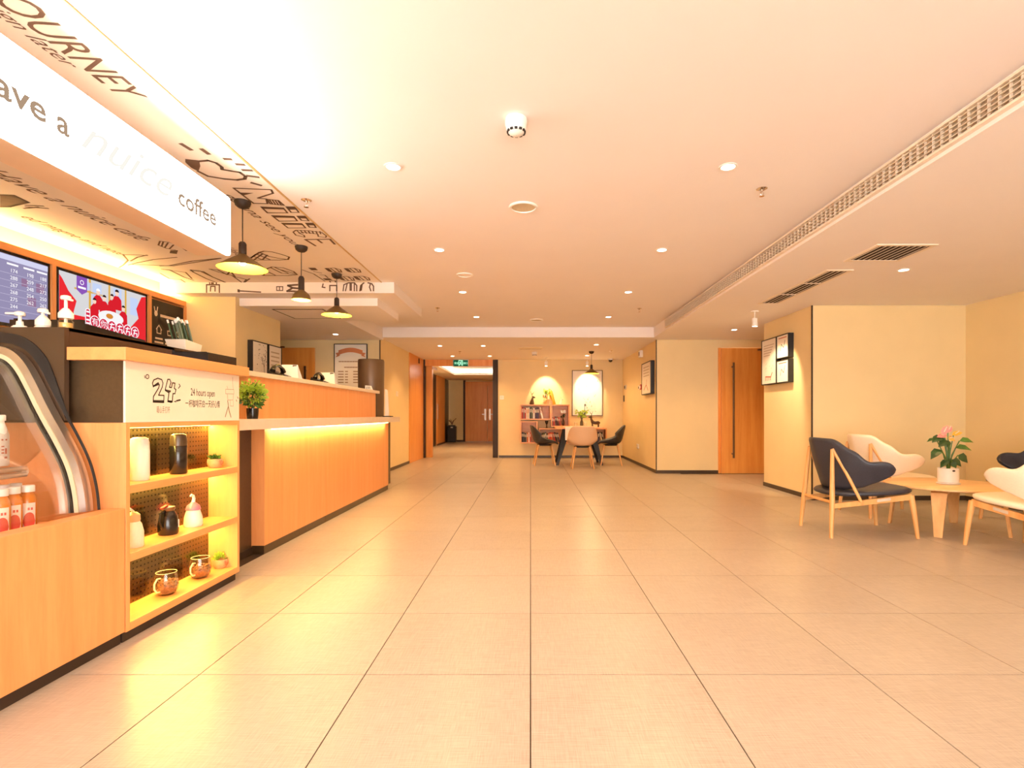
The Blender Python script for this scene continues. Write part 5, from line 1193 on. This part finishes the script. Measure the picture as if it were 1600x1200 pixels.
box('table_top', M_woodx, 0.50, 1.44, 10.55, 11.35, 0.720, 0.748, dt, 0.006)
for sx, sy in ((-1, -1), (1, -1), (-1, 1), (1, 1)):
    MB().bar((0.97 + sx * 0.24, 10.95 + sy * 0.2, 0.72), (0.97 + sx * 0.44, 10.95 + sy * 0.33, 0.0), 0.13, 0.05, 0.045, 0.035, up=(0, 1, 0)).build('leg', M_blackm, dt)
rn = thing('table_runner', 'white runner lying across the dining table', 'runner', (0.9, 10.95, 0.749))
MB().box(0.68, 1.18, 10.545, 11.355, 0.7485, 0.754).box(0.68, 1.18, 10.538, 10.546, 0.50, 0.754).build('cloth', M_white, rn)
tag(rn, 'white runner draped over the dining table and hanging at its front', 'runner')
def deer(x, y, z, s, label, m, sit=False):
    t = thing('deer_figurine', label, 'figurine', (x, y, z))
    mb = MB()
    if sit:
        mb.tube([(x, y, z), (x, y, z + 0.02 * s), (x + 0.004, y, z + 0.07 * s), (x + 0.012 * s, y, z + 0.12 * s), (x + 0.02 * s, y, z + 0.16 * s)], [0.05 * s, 0.055 * s, 0.045 * s, 0.028 * s, 0.024 * s], 12)
        hx, hz = x + 0.02 * s, z + 0.17 * s
    else:
        mb.tube([(x + 0.12 * s, y, z + 0.10 * s), (x + 0.08 * s, y, z + 0.105 * s), (x, y, z + 0.10 * s), (x - 0.06 * s, y, z + 0.12 * s), (x - 0.085 * s, y, z + 0.18 * s), (x - 0.095 * s, y, z + 0.23 * s)], [0.02 * s, 0.042 * s, 0.038 * s, 0.042 * s, 0.026 * s, 0.02 * s], 12)
        for lx in (0.09, 0.07, -0.05, -0.07): mb.tube([(x + lx * s, y + (0.018 if lx in (0.09, -0.05) else -0.018) * s, z + 0.09 * s), (x + lx * s, y + (0.018 if lx in (0.09, -0.05) else -0.018) * s, z)], [0.014 * s, 0.008 * s], 8)
        hx, hz = x - 0.095 * s, z + 0.24 * s
    d = 1 if sit else -1
    mb.tube([(hx - d * 0.012 * s, y, hz), (hx + d * 0.02 * s, y, hz + 0.004 * s), (hx + d * 0.06 * s, y, hz - 0.012 * s)], [0.018 * s, 0.022 * s, 0.010 * s], 10)
    for q in (1, -1): mb.tube([(hx - d * 0.008 * s, y + q * 0.012 * s, hz + 0.012 * s), (hx - d * 0.026 * s, y + q * 0.03 * s, hz + 0.022 * s)], [0.007 * s, 0.002 * s], 6)
    b = mb.build('body', m, t, smooth='all')
    mb = MB()
    for q in (1, -1):
        mb.tube([(hx, y + q * 0.008 * s, hz + 0.015 * s), (hx - d * 0.02 * s, y + q * 0.02 * s, hz + 0.06 * s), (hx - d * 0.01 * s + q * 0.03 * s, y + q * 0.04 * s, hz + 0.11 * s), (hx + q * 0.045 * s, y + q * 0.03 * s, hz + 0.14 * s)], [0.006 * s, 0.005 * s, 0.004 * s, 0.002 * s], 6)
        mb.tube([(hx - d * 0.02 * s, y + q * 0.02 * s, hz + 0.06 * s), (hx + d * 0.02 * s + q * 0.02 * s, y + q * 0.02 * s, hz + 0.10 * s)], [0.004 * s, 0.002 * s], 6)
    mb.build('antlers', m, t)
M_brown = mat('figurine_bronze', (78, 54, 32), 0.35, metal=0.3)
deer(1.30, 10.85, 0.749, 0.85, 'dark bronze standing deer figurine on the dining table', M_brown)
def leaf(mb, p, d, w, droop=0.15, nrm=(0, 0, 1)):
    p = Vector(p); d = Vector(d); s = d.cross(Vector(nrm))
    if s.length < 1e-4: s = Vector((1, 0, 0))
    s = s.normalized() * w; up = Vector((0, 0, d.length * droop))
    vs = [p, p + d * 0.3 + s * 0.85 + up * 0.6, p + d * 0.3 + up * 0.35, p + d * 0.3 - s * 0.85 + up * 0.6, p + d * 0.65 + s * 0.75 + up * 0.5, p + d * 0.65 + up * 0.25, p + d * 0.65 - s * 0.75 + up * 0.5, p + d - up * 0.4]
    mb.add(vs, [(0, 1, 2), (0, 2, 3), (1, 4, 5, 2), (2, 5, 6, 3), (4, 7, 5), (5, 7, 6)])
def vase(x, y, z, label, h, r, vm, fol, n, spread, blooms=None):
    t = thing('flower_vase', label, 'vase', (x, y, z))
    MB().lathe([(r * 0.7, 0), (r, h * 0.3), (r * 0.9, h * 0.7), (r * 0.5, h * 0.9), (r * 0.6, h)], (x, y, z), 18).build('vase_body', vm, t, smooth=True)
    rnd = random.Random(int(x * 97) + 5); mb = MB(); ms = MB()
    for k in range(n):
        a = rnd.random() * 6.28; d = spread * math.sqrt(rnd.random()); hh = h + spread * rnd.uniform(0.6, 1.6)
        e = Vector((x + d * math.cos(a), y + d * math.sin(a), z + hh)); ms.tube([(x, y, z + h * 0.9), ((x + e.x) / 2, (y + e.y) / 2, z + h + (hh - h) * 0.6), e], 0.0025, 5)
        for q in range(5):
            b = rnd.random() * 6.28; l = spread * 0.42; leaf(mb, e - Vector((0, 0, rnd.random() * spread * 0.5)), (l * math.cos(b), l * math.sin(b), l * rnd.uniform(-0.1, 0.6)), l * 0.32, 0.15, (rnd.uniform(-0.6, 0.6), -1.0, rnd.uniform(0.0, 0.8)))
    ms.build('stems', M_leafd, t); mb.build('leaves', fol, t, kind='stuff')
    for k, (bx, by, bz, br, bm) in enumerate(blooms or []):
        m2 = MB()
        for i in range(10):
            a = i * 0.63; leaf(m2, (x + bx, y + by, z + bz), (br * math.cos(a), br * math.sin(a), br * (0.25 + 0.6 * (i % 2))), br * 0.5, 0.1, (0, -1, 0.4))
        m2.build('bloom', bm, t)
vase(1.02, 10.72, 0.755, 'bronze vase of leafy green branches on the dining table', 0.15, 0.035, mat('vase_bronze', (92, 74, 44), 0.3, metal=0.3), M_leafl, 20, 0.12)
for k, (x, y) in enumerate(((0.90, 10.70), (1.10, 10.80))):
    t = thing('drinking_glass', 'clear drinking glass on the white runner, ' + ('bookcase side' if k == 0 else 'beside the deer'), 'glass', (x, y, 0.7545), group='glasses on the dining table')
    MB().lathe([(0.024, 0), (0.026, 0.003), (0.030, 0.095), (0.028, 0.095), (0.024, 0.006), (0.001, 0.006)], (x, y, 0.755), 18, True, False).build('bowl', M_glass, t, smooth=True)
    MB().tube([(x + 0.029 * math.cos(2 * PI * k / 16), y + 0.029 * math.sin(2 * PI * k / 16), 0.85) for k in range(17)], 0.0018, 5).build('rim', M_white, t)

# bookcase: stacked open boxes on the far wall
bk = thing('bookcase', 'wall-hung maple bookcase of stacked open boxes', 'bookcase', (0.75, 12.4, 0.34))
YB0, YB1 = 12.28, Y_FAR - 0.002
M_bw = wood('bookcase_wood', (236, 168, 104), (220, 146, 84), sc=(1.0, 8, 8))
def bbox(x0, x1, z0, z1, back=True):
    w = 0.026
    box('board', M_bw, x0, x1, YB0, YB1, z1 - w, z1, bk); box('board', M_bw, x0, x1, YB0, YB1, z0, z0 + w, bk)
    box('board', M_bw, x0, x0 + w, YB0, YB1, z0 + w, z1 - w, bk); box('board', M_bw, x1 - w, x1, YB0, YB1, z0 + w, z1 - w, bk)
    if back: box('back_sheet', M_bw, x0 + w, x1 - w, YB1 - 0.01, YB1, z0 + w, z1 - w, bk)
bbox(-0.234, 0.466, 0.883, 1.234); bbox(0.468, 0.893, 0.722, 1.234); bbox(-0.234, 0.161, 0.345, 0.852); bbox(0.19, 1.742, 0.34, 0.690)
BC = {'red': (186, 52, 40), 'white': (232, 222, 208), 'black': (40, 34, 32), 'grey': (128, 122, 116), 'brown': (112, 74, 50), 'orange': (214, 96, 44), 'cream': (226, 200, 160), 'purple': (92, 56, 76), 'green': (84, 96, 60), 'navy': (52, 54, 74)}
BM = {k: mat('book_' + k, v, 0.55, var=0.08, scale=40) for k, v in BC.items()}
def books(x, z, seq, where, hmax):
    rnd = random.Random(int(x * 100)); k = 0
    for n in seq:
        w = 0.022 + rnd.random() * 0.016; h = hmax * rnd.uniform(0.84, 1.0); d = 0.13 + rnd.random() * 0.03
        lean = 0.0
        if n.startswith('/'): n = n[1:]; lean = 0.22 * h
        t = thing('book', '%s book, %s from the entrance-lobby end in %s' % (n, ORD(k), where), 'book', (x, 12.34, z), group='books in ' + where)
        y0 = 12.30 + rnd.random() * 0.02
        L = lambda dx, zz: x + dx + lean * (zz - z) / h * (-1)
        def slab(a, b, ya, yb, z0, z1): return [(a - lean * z0 / h, ya, z + z0), (b - lean * z0 / h, ya, z + z0), (b - lean * z0 / h, yb, z + z0), (a - lean * z0 / h, yb, z + z0), (a - lean * z1 / h, ya, z + z1), (b - lean * z1 / h, ya, z + z1), (b - lean * z1 / h, yb, z + z1), (a - lean * z1 / h, yb, z + z1)]
        x0 = x + (lean if lean else 0)
        MB().hexa(slab(x0, x0 + 0.003, y0, y0 + d, 0.0005, h)).hexa(slab(x0 + w - 0.003, x0 + w, y0, y0 + d, 0.0005, h)).hexa(slab(x0 + 0.003, x0 + w - 0.003, y0, y0 + 0.003, 0.0005, h)).build('cover', BM[n], t)
        MB().hexa(slab(x0 + 0.003, x0 + w - 0.003, y0 + 0.003, y0 + d - 0.004, 0.003, h - 0.005)).build('pages', M_cream, t)
        if n not in ('white', 'cream'):
            MB().hexa(slab(x0 + w * 0.25, x0 + w * 0.75, y0 - 0.0006, y0, h * 0.55, h * 0.85)).build('spine_title', M_cream, t)
        else:
            MB().hexa(slab(x0 + w * 0.3, x0 + w * 0.7, y0 - 0.0006, y0, h * 0.5, h * 0.85)).build('spine_title', M_inkr, t)
        x += w + 0.002 + (0.0 if not lean else 0.006); k += 1
books(-0.203, 0.909, ['red', 'grey', 'red', 'white', 'cream', 'white', 'black', 'green', 'grey', 'white', 'purple', 'navy', 'purple', '/white'], 'the upper lobby-side box', 0.28)
books(-0.205, 0.371, ['black', 'navy', 'black', 'grey', 'orange', 'white', 'red'], 'the lower lobby-side box', 0.24)
books(0.495, 0.748, ['brown', 'red', '/purple', '/brown', '/red'], 'the tall box with the white flowers', 0.22)
books(0.225, 0.366, ['brown', 'black', 'green', 'grey', 'black', 'orange', 'red', 'orange', '/red', '/black', '/brown', '/navy'], 'the long bottom box left part'.replace(' left part', ''), 0.24)
books(1.44, 0.366, ['white', 'black', 'brown', 'navy', '/white', '/black'], 'the bottom box behind the table', 0.24)
deer(0.03, 12.42, 1.2345, 1.0, 'dark deer bust with antlers on top of the bookcase', M_brown, True)
M_gold = mat('gold', (214, 170, 60), 0.3, metal=0.5)
vase(0.34, 12.38, 1.2345, 'clear vase of pale branches under the spotlight on the bookcase', 0.18, 0.05, glass('vase_glass', (1, 0.97, 0.9)), M_leafl, 12, 0.11)
t = thing('gold_sculpture', 'golden slanted sculpture beside the vase on the bookcase', 'sculpture', (0.50, 12.42, 1.2345))
MB().tube([(0.55, 12.42, 1.2345), (0.53, 12.42, 1.32), (0.49, 12.42, 1.42), (0.46, 12.42, 1.53), (0.43, 12.42, 1.60)], [0.030, 0.025, 0.05, 0.045, 0.012], 12).build('figure', M_gold, t, smooth='all')
deer(0.70, 12.42, 1.2345, 0.7, 'small cream deer bust at the end of the bookcase top', M_cream, True)
vase(0.75, 12.40, 0.7485, 'vase with a white bloom in the tall bookcase box', 0.16, 0.028, M_brown, M_leafd, 8, 0.07, [(0.0, -0.04, 0.30, 0.07, M_white)])
t = thing('dark_goblet', 'small dark goblet standing between bookcase boxes', 'goblet', (0.41, 12.40, 0.6905))
MB().lathe([(0.035, 0), (0.035, 0.006), (0.008, 0.012), (0.008, 0.08), (0.03, 0.12), (0.042, 0.17), (0.038, 0.17), (0.02, 0.12)], (0.37, 12.40, 0.6905), 18).build('cup', M_black, t, smooth=True)

# ================================================================== LOUNGE
def lounge_chair(shell_m, seat_m):
    t = thing('lounge_chair', '', 'armchair')
    # backrest shell, local: faces +x
    nu, nv = 36, 8; vs = []; fs = []
    def lerp(tab, a):
        for (a0, v0), (a1, v1) in zip(tab, tab[1:]):
            if a <= a1:
                s = (a - a0) / (a1 - a0); s = s * s * (3 - 2 * s); return v0 + (v1 - v0) * s
        return tab[-1][1]
    top = [(0, 0.810), (0.28, 0.805), (0.50, 0.715), (0.68, 0.625), (0.86, 0.632), (0.95, 0.612), (1.0, 0.560)]
    bot = [(0, 0.375), (0.35, 0.375), (0.60, 0.405), (0.80, 0.450), (0.92, 0.490), (1.0, 0.550)]
    for i in range(nu + 1):
        u = -1 + 2 * i / nu; a = abs(u); sg = 1 if u >= 0 else -1
        zb, zt = lerp(bot, a), lerp(top, a)
        py = 0.335 * math.sin(min(1.0, a * 1.18) * PI / 2) + (0.012 if a > 0.85 else 0)
        pxx = -0.235 + 0.345 * a ** 1.9
        for j in range(nv + 1):
            z = zb + (zt - zb) * j / nv
            lean = (z - 0.375) * 0.30 * max(0.0, 1 - a * 1.05)
            flare = (z - 0.45) * 0.10 * a
            k_ = 0.74 + 0.26 * min(1.0, max(0.0, (z - 0.375) / 0.22))
            vs.append((pxx - lean, sg * (py * k_ + flare), z))
    for i in range(nu):
        for j in range(nv): fs.append((i * (nv + 1) + j, (i + 1) * (nv + 1) + j, (i + 1) * (nv + 1) + j + 1, i * (nv + 1) + j + 1))
    MB().add(vs, fs).build('backrest', shell_m, t, smooth='all', solid=0.036, subs=1)
    # seat pad
    out = [(0.355, -0.25), (0.375, 0.0), (0.355, 0.25), (0.20, 0.295), (0.0, 0.29), (-0.20, 0.25), (-0.30, 0.15), (-0.32, 0.0), (-0.30, -0.15), (-0.20, -0.25), (0.0, -0.29), (0.20, -0.295)]
    zs = lambda x: 0.355 + 0.10 * (x - 0.0) * 0.55
    mb = MB(); n = len(out)
    ring = []
    for sc_, dz in ((0.90, -0.020), (1.0, -0.006), (1.0, 0.020), (0.92, 0.036), (0.55, 0.036)):
        ring.append([(x * sc_ + 0.02 * (1 - sc_), y * sc_, zs(x * sc_) + dz) for x, y in out])
    vs = [p for r in ring for p in r]; fs = []
    for i in range(len(ring) - 1):
        for k in range(n): fs.append((i * n + k, i * n + (k + 1) % n, (i + 1) * n + (k + 1) % n, (i + 1) * n + k))
    fs.append(tuple(range(n - 1, -1, -1))); fs.append(tuple((len(ring) - 1) * n + k for k in range(n)))
    mb.add(vs, fs).build('seat', seat_m, t, smooth='all', subs=1)
    for s in (1, -1):
        MB().tube([(0.345, s * 0.262, 0.0), (0.325, s * 0.25, 0.20), (0.305, s * 0.24, 0.345)], [0.014, 0.020, 0.024], 10).build('leg', M_leg, t, smooth=True)
        MB().tube([(-0.345, s * 0.245, 0.0), (-0.325, s * 0.225, 0.28), (-0.300, s * 0.180, 0.715)], [0.014, 0.021, 0.014], 10).build('leg', M_leg, t, smooth=True)
        MB().tube([(-0.300, s * 0.180, 0.72), (-0.21, s * 0.222, 0.53), (-0.11, s * 0.260, 0.295)], [0.013, 0.014, 0.012], 10).build('strut', M_leg, t, smooth=True)
        MB().bar((0.305, s * 0.242, 0.335), (-0.325, s * 0.226, 0.255), 0.024, 0.050, 0.022, 0.040).build('side_rail', M_leg, t, bevel=0.004)
        q = s * (0.242 + 0.0135)
        MB().hexa([(0.02, q, 0.293), (0.13, q, 0.307), (0.13, q + s * 0.001, 0.307), (0.02, q + s * 0.001, 0.293), (0.02, q, 0.315), (0.13, q, 0.329), (0.13, q + s * 0.001, 0.329), (0.02, q + s * 0.001, 0.315)]).build('label_tag', mat('tag_grey', (206, 190, 170), 0.5), t)
    MB().tube([(-0.322, -0.225, 0.285), (-0.322, 0.225, 0.285)], 0.013, 10).build('rear_stretcher', M_leg, t, smooth=True)
    MB().bar((0.27, -0.24, 0.322), (0.27, 0.24, 0.322), 0.022, 0.04).build('front_rail', M_leg, t)
    return t
la = lounge_chair(M_navy, M_navy); la['group'] = 'navy lounge chairs'
place(la, (2.78, 4.60, 0), R(0), 'navy shell lounge chair with beech legs, back turned to the hall')
dup(la, (4.68, 4.92, 0), R(180), 'navy shell lounge chair mostly hidden beyond the cream chair, cut by the picture edge')
lb = lounge_chair(M_creaml, M_creaml); lb['group'] = 'cream lounge chairs'
place(lb, (3.60, 5.42, 0), R(2), 'cream shell lounge chair behind the navy one by the wall')
dup(lb, (3.64, 3.82, 0), R(97), 'cream shell lounge chair in front of the round table, cut by the picture edge')
tb = thing('coffee_table', 'round maple coffee table with bent plywood legs', 'table', (3.62, 4.68, 0))
MB().lathe([(0.45, 0.378), (0.463, 0.384), (0.463, 0.396), (0.455, 0.402), (0.001, 0.402)], (3.62, 4.68, 0), 56).build('table_top', wood('pale_maple', (240, 196, 138), (226, 174, 112), sc=(0.5, 7, 7)), tb, smooth=True)
for a in (225, 315, 45, 135):
    c, s = math.cos(R(a)), math.sin(R(a)); f = lambda d, z, w: (3.62 + d * c - w * s, 4.68 + d * s + w * c, z)
    pr = [(0.20, 0.376), (0.33, 0.374), (0.372, 0.355), (0.39, 0.31), (0.405, 0.20), (0.43, 0.0)]
    mb = MB(); vs = []; fs = []
    for i, (d, z) in enumerate(pr):
        w = (0.058, 0.058, 0.056, 0.052, 0.042, 0.028)[i]
        t0 = 0.022; a_, b_ = pr[max(i - 1, 0)], pr[min(i + 1, 5)]; tx, tz = b_[0] - a_[0], b_[1] - a_[1]; l = math.hypot(tx, tz); nx, nz = tz / l, -tx / l
        vs += [f(d, z, -w), f(d, z, w), f(d + nx * t0, z + nz * t0, w), f(d + nx * t0, z + nz * t0, -w)]
        vs[-1] = (vs[-1][0], vs[-1][1], max(0.0, vs[-1][2])); vs[-2] = (vs[-2][0], vs[-2][1], max(0.0, vs[-2][2]))
    for i in range(5):
        for k in range(4): fs.append((i * 4 + k, i * 4 + (k + 1) % 4, i * 4 + 4 + (k + 1) % 4, i * 4 + 4 + k))
    fs += [(0, 1, 2, 3), (20, 23, 22, 21)]
    mb.add(vs, fs).build('leg', M_leg, tb, smooth=True)
x, y, z = 3.62, 4.66, 0.4025
t = thing('potted_anthurium', 'pink anthurium in a white round pot on the coffee table', 'potted plant', (x, y, z))
MB().lathe([(0.080, 0), (0.086, 0.004), (0.086, 0.010), (0.070, 0.012)], (x, y, z), 32).build('saucer', M_white, t, smooth=True)
MB().lathe([(0.070, 0.012), (0.075, 0.016), (0.077, 0.135), (0.073, 0.137), (0.071, 0.125)], (x, y, z), 32).build('pot', M_white, t, smooth=True)
MB().lathe([(0.071, 0.122), (0.001, 0.126)], (x, y, z), 24, True, False).build('soil', M_soil, t)
MB().poly([(x - 0.012 + 0.014 * math.cos(k * 0.7), y - 0.0778, z + 0.118 + 0.008 * math.sin(k * 0.7)) for k in range(9)]).build('pot_mark', M_blackm, t)
def apx(px, py, dy=0.0): Y = y + dy; return Vector(((px - VX) * Y / F, Y, 1 + (VY - py) * Y / F))
base = Vector((x, y, z + 0.125))
def stalk(e): 
    m_ = base * 0.5 + e * 0.5; m_.x = base.x + (e.x - base.x) * 0.35
    return MB().tube([base + Vector(((e.x - base.x) * 0.12, 0, 0)), m_, e], 0.0045, 6).build('stalk', M_leaf, t, smooth=True)
for (p0, p1, w, dy, m) in (((1474, 684), (1456, 690), 0.040, 0.0, M_leafd), ((1484, 690), (1466, 697), 0.042, -0.03, M_leafd), ((1471, 703), (1454, 716), 0.040, -0.04, M_leafd), ((1499, 689), (1521, 690), 0.030, 0.02, M_leaf), ((1493, 700), (1518, 702), 0.030, -0.02, M_leaf),
                           ((1497, 711), (1512, 722), 0.042, -0.05, M_leafd), ((1482, 720), (1469, 730), 0.030, -0.06, M_leafd), ((1488, 718), (1502, 728), 0.034, -0.05, M_leafd), ((1478, 700), (1483, 688), 0.030, 0.05, M_leafd), ((1487, 722), (1494, 731), 0.03, -0.07, M_leafd), ((1464, 688), (1448, 689), 0.018, 0.05, M_leaf)):
    a, b = apx(*p0, dy), apx(*p1, dy - 0.02); st = stalk(a); mb = MB(); leaf(mb, a, b - a, w, 0.2, (-0.45, -0.7, 0.55)); mb.build('leaf', m, t, solid=0.002)
for (p0, p1, w, m) in (((1474, 678), (1478, 666), 0.030, M_pink), ((1481, 674), (1484, 667), 0.026, M_pink), ((1476, 681), (1464, 682), 0.026, M_pink), ((1490, 679), (1500, 676), 0.024, mat('spathe_gold', (214, 160, 50), 0.4)), ((1482, 684), (1489, 688), 0.022, mat('spathe_gold', (214, 160, 50), 0.4))):
    a, b = apx(*p0), apx(*p1); st = stalk(a); mb = MB(); leaf(mb, a - (b - a) * 0.3, (b - a) * 1.5 + Vector((0, -0.015, 0)), w, 0.1, (-0.6, -0.7, 0.3)); o = mb.build('spathe', m, t, solid=0.002)
    MB().tube([a + (b - a) * 0.2 + Vector((0, -0.004, 0.004)), a + (b - a) * 0.65 + Vector((0, -0.02, 0.02))], [0.004, 0.003], 6).build('spadix', M_cream, o)

# small lit prints light the room too little to be sampled as lamps
for nm, m in MATS.items():
    if nm.startswith(('screen_', 'sign_lettering', 'sign_script', 'exit_', 'lamp_lens', 'pendant_bulb')):
        m.cycles.emission_sampling = 'NONE'
